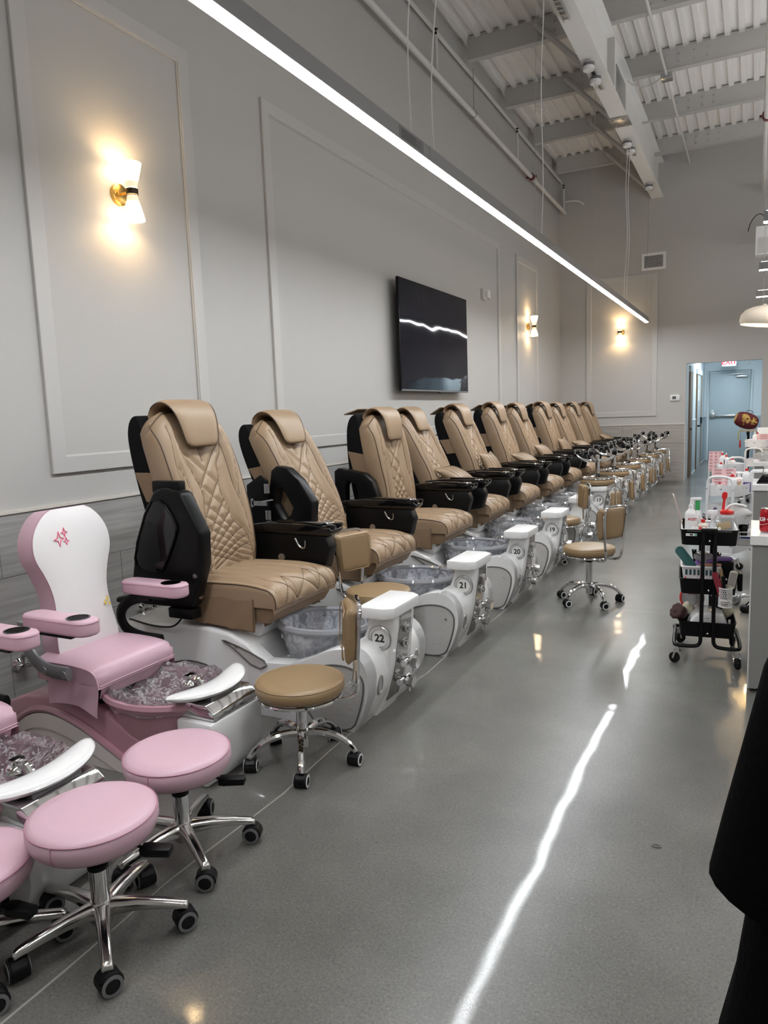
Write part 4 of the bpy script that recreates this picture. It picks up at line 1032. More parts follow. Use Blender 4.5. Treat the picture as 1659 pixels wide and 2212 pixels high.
def beige_stool(lab, x, y, h, rz, ph, group, inv=None):
    """h = height of the seat; local +x is the side of the backrest"""
    t = thing('pedicure_stool', lab, 'stool', (x, y, 0 if inv is None else inv+h), rz, group, rot=None if inv is None else (PI, 0, rz))
    R = .187
    s = part('seat', lambda: MB().lathe([(0, -.068), (.150, -.068), (.178, -.060), (R, -.045), (R+.002, -.020), (R-.006, -.008), (R-.028, -.001), (.10, .004), (0, .005)], 48), STOOLT, t, loc=(0, 0, h-.005), key='sseat', ang=60)
    part('seat_piping', lambda: MB().tube([((R-.004)*math.cos(a), (R-.004)*math.sin(a), -.010) for a in np.linspace(0, 2*PI, 48)[:-1]], .0028, 5, closed=True), STOOLT, s, key='sspip')
    part('seat_ring', lambda: MB().tube([(.172*math.cos(a), .172*math.sin(a), -.078) for a in np.linspace(0, 2*PI, 40)[:-1]], .009, 8, closed=True).box(-.172, .172, -.014, .014, -.081, -.074).box(-.014, .014, -.172, .172, -.081, -.074), CHR, t, loc=(0, 0, h), key='sring')
    def fr():
        half = [(.05, -.062, -.092), (.17, -.066, -.092), (.222, -.072, -.080), (.240, -.080, -.045), (.238, -.095, .08), (.252, -.112, .25), (.256, -.108, .292), (.257, -.075, .312)]
        return MB().tube(sm(half+[(p[0], -p[1], p[2]) for p in half[::-1]], 2), .0095, 8)
    part('back_frame', fr, CHR, t, loc=(0, 0, h), key='sframe')
    def pad():
        m = cushion(.255, .225, .056, 22, 20, 5.0, 1.5); v = []
        for a, b, c in m.v: v.append((.222-c+.02*(a/.13)**2*-1+.10*b*.5+.006, a*(1-.10*max(0, -b/.112)), b+.185))
        m.v = v; return m
    p = part('backrest', pad, STOOLT, t, loc=(0, 0, h), key='spad', ang=60)
    part('pad_piping', lambda: MB().tube([(.200+.05*b-.02*(a/.13)**2, a*.95*(1-.10*max(0, -b/.112)), b*.95+.185) for a, b in rrect(.122, .108, .035, 4)], .0026, 5, closed=True), STOOLT, p, key='spadpip')
    z0 = .115
    part('gas_post', lambda: MB().lathe([(.0, -.05), (.022, -.05), (.024, -.04), (.024, .0), (.030, .005), (.030, .028), (.024, .034), (.024, h-z0-.13 if h-z0-.13 > .09 else .09), (.0, h-z0-.13 if h-z0-.13 > .09 else .09)], 22), CHR, t, loc=(0, 0, z0), key='spost%.2f' % h)
    part('piston', lambda: rod((0, 0, z0+.08), (0, 0, h-.078), .0135, 14), SATIN, t, key='spist%.2f' % h)
    part('post_collar', lambda: MB().lathe([(.026, 0), (.027, .004), (.027, .010), (.014, .013)], 20), BLK, t, loc=(0, 0, max(z0+.09, h-.13)), key='scol')
    if inv is not None: part('tilt_lever', lambda: MB().box(-.02, .05, -.012, .012, -.11, -.09).box(.05, .12, -.02, .02, -.106, -.094), BLK, t, loc=(0, 0, h), key='slev', bev=.004)
    for k in range(5):
        a = ph+k*2*PI/5
        part('base_leg', lambda: MB().tube(sm([(.018, 0, z0+.014), (.085, 0, z0+.022), (.165, 0, z0+.004), (.212, 0, .085), (.232, 0, .058)], 2), [.017, .0165, .014, .0125], 9), CHR, t, rot=(0, 0, a), key='sleg')
        caster(t, a, .226, .062, False, 1, a+(.9+k*1.7))
    return t
G1 = 'camel stools with a backrest'
beige_stool('camel stool with backrest standing in the near aisle in front of badge 22', -1.675, 2.43, .375, math.radians(33), math.radians(52), G1)
beige_stool('camel stool wedged between the two nearest tan chairs, behind the badge 22 footrest', -1.92, 3.63, .46, math.radians(160), .4, G1)
beige_stool('camel stool standing alone out in the aisle', -1.075, 5.41, .437, math.radians(-33), math.radians(55), G1)
beige_stool('camel stool half hidden behind the footrest with badge 19', -1.64, 6.89, .42, math.radians(25), math.radians(-20), G1)
beige_stool('camel stool at the right edge in front of the farthest desk', .22, 9.75, .50, math.radians(-80), .2, G1)
for k, (wd_, dz) in enumerate((('nearest of the upturned row, on badge 17', 0), ('second of the upturned row, on badge 16', 0), ('third of the upturned row, on badge 15', 0), ('fourth of the upturned row, on badge 14', 0), ('fifth of the upturned row, on badge 13', 0), ('last of the upturned row, by the back wall', 0))):
    beige_stool('camel stool upside down on a footrest, '+wd_, -1.60, CY[5+k]+.0, .41, math.radians((-8, 14, 4, -6, 10, 2)[k]), math.radians((18, 47, 5, 33, 60, 25)[k]), 'upturned camel stools on the footrests', inv=.560)
# pink stools
def pink_stool(lab, x, y, h, ph, lev, cas):
    t = thing('pedicure_stool', lab, 'stool', (x, y, 0), 0, 'pink round stools')
    R = .176
    s = part('seat', lambda: MB().lathe([(0, -.088), (.12, -.088), (.152, -.082), (.168, -.066), (R, -.044), (R, -.026), (R-.006, -.011), (R-.02, -.003), (.12, .003), (0, .005)], 56), PINK, t, loc=(0, 0, h-.005), key='kseat', ang=60)
    part('seat_seam', lambda: MB().tube([((R-.003)*math.cos(a), (R-.003)*math.sin(a), -.0135) for a in np.linspace(0, 2*PI, 56)[:-1]], .0022, 5, closed=True).tube([(R*math.cos(-1.35), R*math.sin(-1.35), z) for z in (-.013, -.03, -.05)]+[(.168*math.cos(-1.35), .168*math.sin(-1.35), -.066)], .0016, 5), PINKD, s, key='kseam')
    part('piston', lambda: rod((0, 0, .16), (0, 0, h-.09), .0145, 14), SATIN, t, key='kpist%.2f' % h)
    part('post_sleeve', lambda: MB().lathe([(.025, 0), (.0265, .10), (.0265, .140), (.018, .140)], 24), CHR, t, loc=(0, 0, .072), key='kpost')
    part('post_collar', lambda: MB().lathe([(.0275, .0), (.029, .002), (.029, .014), (.016, .018)], 20), BLK, t, loc=(0, 0, .211), key='kcol')
    lv = part('height_lever', lambda: MB().tube([(.02, 0, -.108), (.12, 0, -.112), (.145, 0, -.12)], .0055, 6).prism([(.135, -.017), (.155, -.021), (.222, -.017), (.222, .017), (.155, .021), (.135, .017)], 'z', -.135, -.112), BLK, t, loc=(0, 0, h), rot=(0, 0, lev), key='klev', bev=.004)
    part('seat_plate', lambda: MB().box(-.07, .07, -.05, .05, -.118, -.1), BLK, t, loc=(0, 0, h), rot=(0, 0, lev), key='kpl', bev=.004)
    def leg():
        V = []
        for x_, z_, w_, th in ((.0, .088, .026, .024), (.04, .094, .022, .020), (.10, .094, .0185, .016), (.17, .086, .0165, .013), (.225, .076, .0155, .011), (.240, .071, .014, .010)):
            for py, pz in ((-1, -1), (1, -1), (1, .35), (.55, 1), (-.55, 1), (-1, .35)): V.append((x_, py*w_, z_+pz*th))
        m = MB().grid(V, 6, 6, cu=True); m.add(V[-6:], [tuple(range(6))]).add(V[:6], [tuple(range(6))]); return m
    part('base_hub', lambda: MB().lathe([(.0, .05), (.03, .05), (.036, .065), (.036, .098), (.029, .116), (.0, .117)], 24), ALU, t, key='khub')
    for k in range(5):
        a = ph+k*2*PI/5
        part('base_leg', leg, ALU, t, rot=(0, 0, a), key='kleg', bev=.004, seg=2)
        caster(t, a, .228, .064, True, 2, a+cas+k*.35)
    return t
pink_stool('pink round stool nearest the camera, standing by itself at the lower left', -1.620, 1.305, .395, math.radians(33), math.radians(20), .5)
pink_stool('pink round stool just behind the nearest one, in front of the pink chair basin', -1.688, 1.712, .380, math.radians(41), math.radians(25), -.3)
pink_stool('pink round stool cut off by the left edge of the picture', -1.87, 1.08, .312, math.radians(50), math.radians(10), .2)
# ------------------------------------------------------------------ children's pink pedicure chairs
KO = [(p[0], p[1]) for p in sm([(.165, .0), (.168, .06), (.150, .16), (.142, .26), (.168, .36), (.207, .44), (.205, .52), (.172, .585), (.125, .63), (.09, .645)], 2)]
def kid_half(z): return float(np.interp(z, [p[1] for p in KO], [p[0] for p in KO]))
def kid_loop(): return [(y, z) for y, z in KO]+[(-y, z) for y, z in KO[::-1]]
def kid_front(m_off=0.):
    nu, nv = 29, 41; V = []
    for i in range(nv):
        z = .645*i/(nv-1)
        for j in range(nu):
            u = 2*j/(nu-1)-1; y = u*kid_half(z)
            V.append((.018*(1-abs(u)**3)*(1-abs(2*i/(nv-1)-1)**6), y, z))
    return MB().grid(V, nu, nv)
def kid_side(): return MB().prism(kid_loop(), 'x', -.105, -.001)
def star(c, r, m):
    pts = []
    for k in range(8):
        a = PI/2+k*PI/4; q = r if k % 2 == 0 else r*.28
        pts.append((c[0]+q*math.cos(a)*(.8 if k % 4 == 2 else 1), c[1]+q*math.sin(a)))
    return m.tube([(.0175, y, z) for y, z in pts], .0022, 5, closed=True)
def pink_chair(lab, yc, print_, pre):
    t = thing('child_pedicure_chair', lab, 'pedicure chair', (-2.5, yc, 0), 0, 'pink pedicure chairs for children')
    b = part('base', lambda: MB().prism([(-.55, 0), (-.55, .20), (-.42, .25), (-.20, .268), (.06, .258), (.16, .20), (.34, .12), (.50, .09), (.50, 0)], 'y', -.185, .185), PINKG, t, bev=.018, seg=3, key='kb')
    arch = [(p[0], p[1]) for p in sm([(-.52, .0), (-.50, .09), (-.38, .175), (-.24, .195), (-.06, .155), (.10, .085), (.24, .02), (.28, .0)], 2)]
    for s in (-1, 1):
        part('side_panel', lambda: MB().prism(arch, 'y', *((-.205, -.186) if s < 0 else (.186, .205))), OFFW, b, key='karch%d' % s, bev=.006)
        part('arch_band', lambda: MB().tube([(x, s*.192, z+.018) for x, z in arch], .020, 8, flat=.8), PINKG, b, key='kband%d' % s)
        part('panel_groove', lambda: MB().tube([(x*.8-.07, s*.205, z*.62+.0) for x, z in arch], .004, 5), mat('panel_shadow_line', (.36, .32, .30), .5), b, key='kgr%d' % s)
    part('front_column', lambda: MB().prism([(.46, 0), (.60, 0), (.64, .10), (.64, .27), (.46, .27)], 'y', -.165, .165), WHITEG, t, key='kcolm', bev=.012)
    part('chrome_cover', lambda: MB().prism([(.47, .271), (.635, .271), (.635, .305), (.595, .336), (.50, .336), (.47, .315)], 'y', -.14, .14), CHR, t, key='kcov', bev=.006)
    bo = part('foot_basin', lambda: MB().lathe([(.12, .12), (.19, .16), (.225, .26), (.24, .315)], 40, sx=1.13, sy=.90, caps=False), PINKG, t, loc=(.262, 0, -.038), key='kbowl')
    part('basin_inside', lambda: MB().lathe([(0, .20), (.12, .205), (.17, .24), (.205, .30), (.222, .352)], 40, sx=1.13, sy=.90, caps=False), PINKG, bo, key='kbowli')
    part('basin_rim', lambda: MB().lathe([(.222, .350), (.24, .365), (.262, .362), (.268, .345), (.25, .318), (.235, .312)], 44, sx=1.13, sy=.90, caps=False), PINKG, bo, key='kbowlr')
    part('plastic_liner', lambda: film_mesh(.262, .21, .372, 21+pre, .06), FILM, t, loc=(.262, 0, -.036), key='kfilm%d' % pre, label='crinkled clear plastic liner')
    fa = part('basin_tap', lambda: MB().ball((0, 0, .02), (.042, .042, .036)).tube(sm([(0, 0, .03), (.02, 0, .055), (.05, 0, .05), (.07, 0, .02)]), .016, 10).box(-.012, .012, -.022, .022, .052, .068), CHR, t, loc=(.395, .0, .322), key='ktap')
    def tray():
        V = []; n = 25
        for i in range(n):
            s = 2*i/(n-1)-1; y = .225*s; xc = .548-.070*s*s; w = .058*(1-abs(s)**3.5)**.5+.002; h = .019*(1-abs(s)**5)**.5+.001; zc = .362+.012*s*s
            for k in range(14):
                a = 2*PI*k/14; V.append((xc+w*math.cos(a), y, zc+h*math.sin(a)*(1 if math.sin(a) > 0 else 1.2)))
        return MB().grid(V, 14, n, cu=True)
    part('footrest_tray', tray, WHITEG, t, key='ktray')
    part('tray_neck', lambda: MB().prism([(.50, .334), (.585, .334), (.585, .348), (.50, .348)], 'y', -.09, .09), GREYP, t, key='kneck')
    # seat
    def seat():
        P = sm([(-.27, .462), (-.10, .466), (.03, .462), (.085, .445), (.108, .405), (.104, .358)], 2); nu = 25; V = []
        for x, z in P:
            for j in range(nu):
                u = 2*j/(nu-1)-1; V.append((x-(.01*abs(u)**6 if z < .44 else 0), u*.222, z-(.022*abs(u)**7 if z > .42 else 0)))
        n = len(P); m = MB().grid(V, nu, n)
        for s in (0, nu-1):
            A = [V[i*nu+s] for i in range(n)]; B = [(p[0], p[1], .358) for p in A]
            m.add(A+B, [(i, i+1, n+i+1, n+i) for i in range(n-1)])
        return m.add([(-.27, -.222, .358), (.104, -.222, .358), (.104, .222, .358), (-.27, .222, .358)], [(0, 1, 2, 3)])
    se = part('seat', seat, PINK, t, key='kkseat', ang=60)
    part('seat_piping', lambda: MB().tube(sm([(-.26, -.222, .440), (-.08, -.2235, .446), (.03, -.2235, .440), (.082, -.2225, .425), (.10, -.2225, .385), (.099, -.2225, .36)], 2), .0035, 6).tube([(.107, -.218, .372), (.1075, .218, .372)], .0018, 5), PINK, se, key='kpip')
    for s in (-1, 1): part('side_flap', lambda: MB().grid([(-.20+.30*q/10, s*(.2245+.012*r/5+.004*math.sin(q+r)), .372-(.085+.028*(q/10-.5)**2*4)*r/5-.02*q/10*r/5) for r in range(6) for q in range(11)], 11, 6), PINK, se, key='kflap%d' % s)
    part('front_valance', lambda: MB().grid([(.095-.02*r/4+.004*math.sin(q), -.20+.40*q/10, .357-.05*r/4) for r in range(5) for q in range(11)], 11, 5), PINK, se, key='kval')
    part('seat_pedestal', lambda: MB().box(-.20, .03, -.15, .15, .25, .356), BLK, t, key='kped', bev=.01)
    # back
    th_ = math.radians(6.5)
    ba = part('backrest', kid_front, PINKW, t, loc=(-.185, 0, .445), rot=(0, -th_, 0), key='kfront', ang=60, label='white front of backrest')
    part('back_side', kid_side, PINK, ba, key='kside', bev=.016, seg=3, label='pink sides of backrest')
    part('side_stitch', lambda: MB().tube([(-.004, y*1.004, z) for y, z in kid_loop()], .0018, 4), PINKD, ba, key='kst')
    if print_:
        m = MB(); star((-.083, .512), .034, m); star((-.052, .538), .021, m); star((-.048, .498), .018, m)
        part('star_print', m, mat('pink_print', (.80, .08, .20), .5), ba)
        m = MB(); star((.12, .196), .013, m); star((.105, .180), .010, m); star((.128, .172), .008, m)
        part('star_print', m, mat('yellow_print', (.80, .60, .05), .5), ba)
    # arms
    for s in (-1, 1):
        yy = -.31 if s < 0 else .295
        pad = part('arm_pad', lambda: MB().prism([(p[0]*1.0, p[1]) for p in rrect(.192, .053, .048, 6)], 'z', -.033, .033), PINK, t, loc=(.022 if s < 0 else -.06, yy, .662), key='kpad', bev=.013, seg=3)
        part('pad_stitch', lambda: MB().tube([(p[0], p[1], .021) for p in rrect(.1925, .0535, .048, 6)], .0014, 4, closed=True), PINKD, pad, key='kpadst')
        cp = part('cup_holder', lambda: MB().lathe([(.0, .020), (.038, .020), (.040, .0345), (.046, .0345), (.046, .033)], 28, sx=1.05), BLKG, pad, loc=(.105, 0, 0), key='kcup')
        part('pad_plate', lambda: MB().box(-.12, .10, -.04, .04, -.047, -.0335), BLK, pad, key='kpp', bev=.004)
        if s < 0:
            part('arm_bracket', lambda: MB().tube(sm([(-.02, 0, .425), (-.12, 0, .423), (-.20, 0, .44), (-.265, 0, .50), (-.285, 0, .56), (-.28, 0, .625)], 2), .030, 10, flat=.55, up=(0, 1, 0)), GREYP, t, loc=(0, -.262, 0), key='kbr', label='grey plastic arm bracket')
            [part('bracket_boss', lambda: MB().cyl((0, -.284, 0), (0, -.279, 0), .016, 14), GREYP, t, loc=(xb, 0, zb), key='kboss') for xb, zb in ((-.03, .425), (-.15, .43))]
        else: part('arm_bracket', lambda: MB().tube(sm([(.0, 0, .42), (-.14, 0, .42), (-.24, 0, .45), (-.27, 0, .53), (-.20, .0, .60), (-.08, .02, .625)], 2), .028, 10, flat=.55, up=(0, 1, 0)), BLK, t, loc=(0, .255, 0), key='kbr2')
        part('arm_stub', lambda: MB().tube([(-.28, 0, .59), (-.16, 0, .615)], .022, 8, flat=.7), BLK, t, loc=(0, -.28 if s < 0 else .275, 0), key='kstub')
    return t
pink_chair('pink and white child pedicure chair whose white back carries small pink star prints', 2.24, True, 0)
pink_chair('pink child pedicure chair cut off by the left edge of the picture', 1.425, False, 1)
# shut-off valves and hoses behind the pink chairs
def valve(x, y, z, lab):
    t = thing('water_valve', lab, 'valve', (XW+.011, y, z), 0, 'chrome shut-off valves on the left wall')
    part('wall_flange', lambda: MB().lathe([(.036, 0), (.034, .01), (.018, .022), (.016, .05), (0, .05)], 20, M=Matrix.Rotation(PI/2, 4, 'Y')), CHR, t, key='vfl')
    part('valve_body', lambda: MB().cyl((.05, -.03, 0), (.05, .035, 0), .013, 12).cyl((.05, .035, 0), (.05, .06, 0), .02, 10).cyl((.05, 0, 0), (.05, 0, .04), .011, 10), CHR, t, key='vbod')
    part('braided_hose', lambda: MB().tube(sm([(.05, 0, .04), (.06, .0, .07), (.11, .02, .04), (.16, .05, -.08), (.24, .08, -.16)], 2), .010, 8), mat('braided_steel', (.30, .29, .28), .4, .8, var=.5, vs=300), t, key='vhose')
valve(0, 3.33, .265, 'chrome shut-off valve on the tile wall, left of two behind the pink chair')
valve(0, 3.55, .205, 'chrome shut-off valve on the tile wall, right of two behind the pink chair')
valve(0, 2.43, .19, 'chrome shut-off valve on the tile wall at the left edge of the picture')
# ------------------------------------------------------------------ trolleys and what is on them
def tray_mesh(w, d, h, r, wall=.004, taper=.94):
    m = MB(); o0 = rrect(w*taper, d*taper, r, 5); o1 = rrect(w, d, r, 5); n = len(o0)
    V = [(x, y, 0) for x, y in o0]+[(x, y, h) for x, y in o1]+[(x, y, h) for x, y in rrect(w-wall, d-wall, r-wall, 5)]+[(x, y, .004) for x, y in rrect(w*taper-wall, d*taper-wall, r-wall, 5)]
    m.grid(V, n, 4, cu=True); m.add(V[:n], [tuple(range(n))]); m.add(V[3*n:], [tuple(range(n))]); return m
def fork_caster(t, x, y, a, key, wm):
    c = part('caster', lambda: MB().cyl((0, 0, .075), (0, 0, .10), .013, 12).cyl((0, 0, .068), (0, 0, .078), .019, 14).tube(sm([(0, .016, .070), (.012, .017, .055), (.018, .017, .03)], 1), .006, 6).tube(sm([(0, -.016, .070), (.012, -.017, .055), (.018, -.017, .03)], 1), .006, 6), CHR, t, loc=(x, y, 0), rot=(0, 0, a), key='fork')
    part('wheel', lambda: MB().cyl((.018, -.010, .03), (.018, .010, .03), .030, 20).cyl((.018, -.0115, .03), (.018, .0115, .03), .012, 12), RUB, c, key='fwheel', bev=.004)
# black trolley: local x across, y along the view
BT = thing('utility_trolley', 'black three-tier trolley crowded with salon supplies, in the aisle by the nearest desk', 'trolley', (-.222, 4.455, 0), math.radians(5))
for k, (z, lab) in enumerate(((.675, 0), (.40, 0), (.155, 0))):
    tr_ = part('tray', lambda: tray_mesh(.146, .185, .085, .03), BLK, BT, loc=(0, 0, z), key='btray')
    part('tray_rim', lambda: MB().tube([(x, y, .085) for x, y in rrect(.146, .185, .03, 5)], .004, 6, closed=True), BLK, tr_, key='btrim')
for s in (-1, 1):
    for x in (-.030, .030):
        pts = sm([(x, s*.197, .77), (x, s*.197, .16), (x*1.25, s*.199, .115), (x*2.4, s*.20, .105), (x*5.0, s*.20, .105)], 2)
        part('frame_post', MB().tube(pts, .0105, 8), BLK, BT)
    part('post_bridge', MB().box(-.042, .042, s*.197-.012, s*.197+.012, .745, .772), BLK, BT, bev=.005)
    for z in (.705, .43, .185): part('screw', lambda: MB().ball((0, 0, 0), .0065), CHR, BT, loc=(.002, s*.203, z), key='bscrew')
for s in (-1, 1): part('side_runner', MB().tube(sm([(s*.15, -.20, .105), (s*.168, -.19, .107), (s*.168, -.10, .125), (s*.160, 0, .14), (s*.168, .10, .125), (s*.168, .19, .107), (s*.15, .20, .105)], 2), .0105, 8), BLK, BT)
for x, y, a in ((-.150, -.195, 2.6), (.150, -.195, -1.3), (-.150, .195, .4), (.150, .195, 1.2)): fork_caster(BT, x, y, a, 'b', 0)
lb2 = part('tray_label', MB().box(-.118, -.062, -.1885, -.187, .728, .742), WHITEPL, BT)
part('label_print', MB().box(-.098, -.082, -.1892, -.1886, .731, .739), INK, lb2); part('label_band', MB().box(-.075, -.0625, -.1892, -.1886, .729, .741), mat('mint_print', (.20, .45, .38), .6), lb2)
BTc, BTs = math.cos(math.radians(5)), math.sin(math.radians(5))
def bt(x, y, z): return (-.222+x*BTc-y*BTs, 4.455+x*BTs+y*BTc, z)
def bottle(lab, loc, w, d, h, cap, nozzle=True, body=None, rz=0, capmat=None, group=None, square=True, word=None):
    t = thing('bottle', lab, 'bottle', loc, rz, group)
    def bm():
        V = []; lv = [(0, .96), (.01, 1), (h*.80, 1), (h*.87, .92), (h*.93, .60), (h, .34)]
        for z, s in lv:
            for p in rrect(w*s, d*s, min(w, d)*s*(.35 if square else .999), 4): V.append((p[0], p[1], z))
        n = len(V)//len(lv); m = MB().grid(V, n, len(lv), cu=True); m.add(V[:n], [tuple(range(n))]); m.add(V[-n:], [tuple(range(n))]); return m
    b_ = part('bottle_body', bm, body or WHITEPL, t)
    cm = capmat or WHITEPL; r = w*.42
    part('cap', MB().lathe([(r, 0), (r, cap*.55), (r*.6, cap*.62), (r*.45, cap)] if nozzle else [(r, 0), (r, cap), (0, cap)], 16, (0, 0, h)), cm, t)
    if nozzle: part('nozzle', MB().lathe([(r*.42, 0), (r*.3, cap*.8), (r*.12, cap*.95), (0, cap*.95)], 12, (0, 0, h+cap)), WHITEPL, t)
    if word: part('bottle_lettering', text_mesh(word[0], word[1], mat('red_print', (.55, .03, .05), .5), .0003, off=.0006), RED, b_, loc=(word[2], -d-.0006, word[3]), rot=(PI/2, 0, 0))
    return t
TZ = .690
def _frame(l, n):
    l = Vector(l).normalized(); n = Vector(n); n = (n-l*n.dot(l)).normalized(); return Matrix((l.cross(n), l, n)).transposed().to_euler()
wt = tag(part('insert_tray', lambda: tray_mesh(.138, .176, .070, .03, .005), WHITEPL, None, loc=bt(0, 0, .6795), rot=(0, 0, math.radians(5))), 'white plastic insert tray in the top of the black trolley', 'tray')
part('insert_rim', lambda: MB().tube([(x, y, .078) for x, y in rrect(.140, .179, .03, 5)], .0065, 6, closed=True), WHITEPL, wt, key='wtrim')
for k in range(8):
    q = thing('polish_pot', ('small %s capped polish pot, %s in the top tray row' % ('red' if k == 2 else 'white', ('leftmost', 'second from the left', 'third from the left', 'fourth from the left', 'fifth from the left', 'sixth from the left', 'last but one', 'rightmost')[k])), 'polish pot', bt(-.082+k*.019, -.160, .6915), 0, 'polish pots in the top tray front row')
    part('pot_body', lambda: MB().lathe([(.0, .0), (.0075, .001), (.0075, .055), (.004, .06), (.0, .06)], 12), CLEARP, q, key='potb'); part('pot_cap', lambda: MB().lathe([(.0070, .0), (.0065, .022), (.0, .024)], 12), RED if k == 2 else WHITEPL, q, loc=(0, 0, .06), key='potc%d' % (k == 2))
bottle('large white solvent bottle with red lettering on the black trolley', bt(-.092, -.06, TZ), .031, .024, .175, .032, word=('ACET', .019, .008, .115), rz=.05)
cbt = bottle('short cream bottle with a red cap on the black trolley', bt(-.030, -.115, TZ), .027, .018, .105, .016, False, mat('cream_bottle', (.72, .66, .56), .4), capmat=RED)
part('label_frame', lambda: MB().ring([(-.020, .055), (.020, .055), (.020, .085), (-.020, .085)], [(-.0185, .0565), (.0185, .0565), (.0185, .0835), (-.0185, .0835)], 'y', -.0186, -.0181).box(-.014, .014, -.0186, -.0181, .068, .0725), mat('red_print', (.55, .03, .05), .5), cbt)
bottle('small white pump bottle behind the short cream bottle on the black trolley', bt(-.045, -.03, TZ), .020, .018, .125, .018)
gb = thing('spray_bottle', 'green and white topped spray bottle at the back of the black trolley', 'bottle', bt(-.055, .06, TZ), .3)
part('bottle_body', MB().lathe([(0, 0), (.024, .0), (.024, .11), (.010, .14), (.010, .15)], 18), WHITEPL, gb); part('green_neck', MB().lathe([(.012, 0), (.012, .055), (0, .055)], 14, (0, 0, .15)), mat('green_plastic', (.03, .30, .08), .4), gb); part('sprayer_head', MB().box(-.03, .02, -.009, .009, .206, .222).box(-.028, -.02, -.006, .006, .18, .205), WHITEPL, gb, bev=.003)
sp_ = thing('spray_bottle', 'clear empty spray bottle between cream bottle and red-lidded jar', 'bottle', bt(.022, -.09, TZ), -.2)
part('bottle_body', MB().lathe([(0, 0), (.024, .0), (.025, .085), (.013, .108), (.012, .12)], 20), CLEARP, sp_); part('sprayer_head', MB().prism([(-.034, .150), (-.030, .168), (.020, .172), (.026, .150), (.012, .140), (.012, .120), (-.012, .120), (-.012, .145)], 'y', -.009, .009), WHITEPL, sp_, bev=.003); part('trigger', MB().tube(sm([(-.018, 0, .148), (-.034, 0, .135), (-.032, 0, .11)], 1), .004, 6), WHITEPL, sp_)
jr = thing('wipes_jar', 'clear square jar with a red screw lid on the black trolley', 'jar', bt(.090, -.085, TZ), .1)
part('jar_body', MB().prism(rrect(.036, .036, .010, 4), 'z', 0, .148), CLEARP, jr, bev=.004); part('jar_filling', MB().prism(rrect(.030, .030, .010, 3), 'z', .004, .125), PAPERW, jr, bev=.004)
part('jar_lid', MB().lathe([(.034, 0), (.036, .004), (.036, .018), (.028, .022), (.0, .022)], 30, (0, 0, .149)), RED, jr)
tw = tag(part('wipe', MB().tube(sm([(.0, 0, 0), (.012, -.004, .022), (.038, -.008, .034), (.075, -.01, .030), (.10, -.012, .022)], 2), [.010, .012, .014, .016, .016, .015, .014, .013, .012, .012, .012, .012, .011, .010, .010, .009, .008, .006], 8, flat=.5), PAPERW, None, loc=bt(.088, -.085, TZ+.172)), 'white paper wipe pulled out of the red-lidded jar', 'wipe')
tag(part('spatula', MB().prism([(-.009, .0), (-.007, .055), (-.015, .07), (-.014, .088), (-.007, .098), (.008, .098), (.014, .088), (.013, .07), (.006, .055), (.005, .0)], 'y', -.002, .002), RED, None, loc=bt(.073, -.075, TZ+.172), rot=(0, .06, 0), bev=.001, seg=1), 'red plastic spatula standing upright on the red jar lid', 'spatula')
tag(part('file_pad', MB().prism([(p[0], p[1]) for p in rrect(.034, .020, .009, 4)], 'y', -.004, 0), mat('tan_foam', (.42, .32, .19), .8), None, loc=bt(.075, -.127, TZ+.09), rot=(0, -.28, 0), bev=.0015), 'tan rounded foam pad leaning on the red-lidded jar', 'pad')
tag(part('hand_mirror', MB().prism(rrect(.085, .06, .012, 4), 'z', -.0025, .0025), mat('pale_card', (.55, .45, .40), .5), None, loc=bt(-.163, -.03, .858), rot=(0, math.radians(74), math.radians(9)), bev=.001), 'thin pale board leaning out on the left of the black trolley', 'board')
tag(part('storage_box', MB().prism(rrect(.016, .020, .004, 3), 'z', 0, .10), BLK, None, loc=bt(-.118, .06, TZ), bev=.002), 'small black box behind the large solvent bottle', 'box')
cad = thing('wire_basket', 'white wire basket hooked to the right side of the black trolley', 'basket', bt(.20, .05, .655), math.radians(5))
part('basket_frame', MB().tube([(x, y, .075) for x, y in rrect(.05, .08, .012, 3)], .003, 6, closed=True).tube([(x, y, .0) for x, y in rrect(.046, .076, .012, 3)], .003, 6, closed=True), WHITEPL, cad)
m = MB()
for x, y in rrect(.05, .08, .012, 3)[::1]: m.tube([(x, y, .075), (x*.92, y*.95, 0)], .0016, 4)
part('basket_wires', m, WHITEPL, cad, kind='stuff'); part('basket_floor', MB().box(-.044, .044, -.074, .074, -.003, .0), WHITEPL, cad)
tag(part('packet', MB().box(-.042, .036, -.066, -.05, .001, .05), PAPERW, None, loc=bt(.20, .05, .656), rot=(0, 0, math.radians(5)), bev=.003), 'white packet with a blue stripe in the wire basket', 'packet')
part('packet_stripe', MB().box(-.0425, .0365, -.0666, -.0661, .036, .046), mat('blue_print', (.03, .06, .30), .5), bpy.data.objects['packet'])
bottle('small white bottle standing in the wire basket', bt(.215, .05, .657), .011, .011, .085, .02)
tag(part('black_cup', MB().lathe([(0, 0), (.022, 0), (.026, .10), (.024, .10), (.020, .006), (0, .006)], 20), BLKG, None, loc=bt(.185, .06, .657)), 'small black cup standing in the wire basket', 'cup')
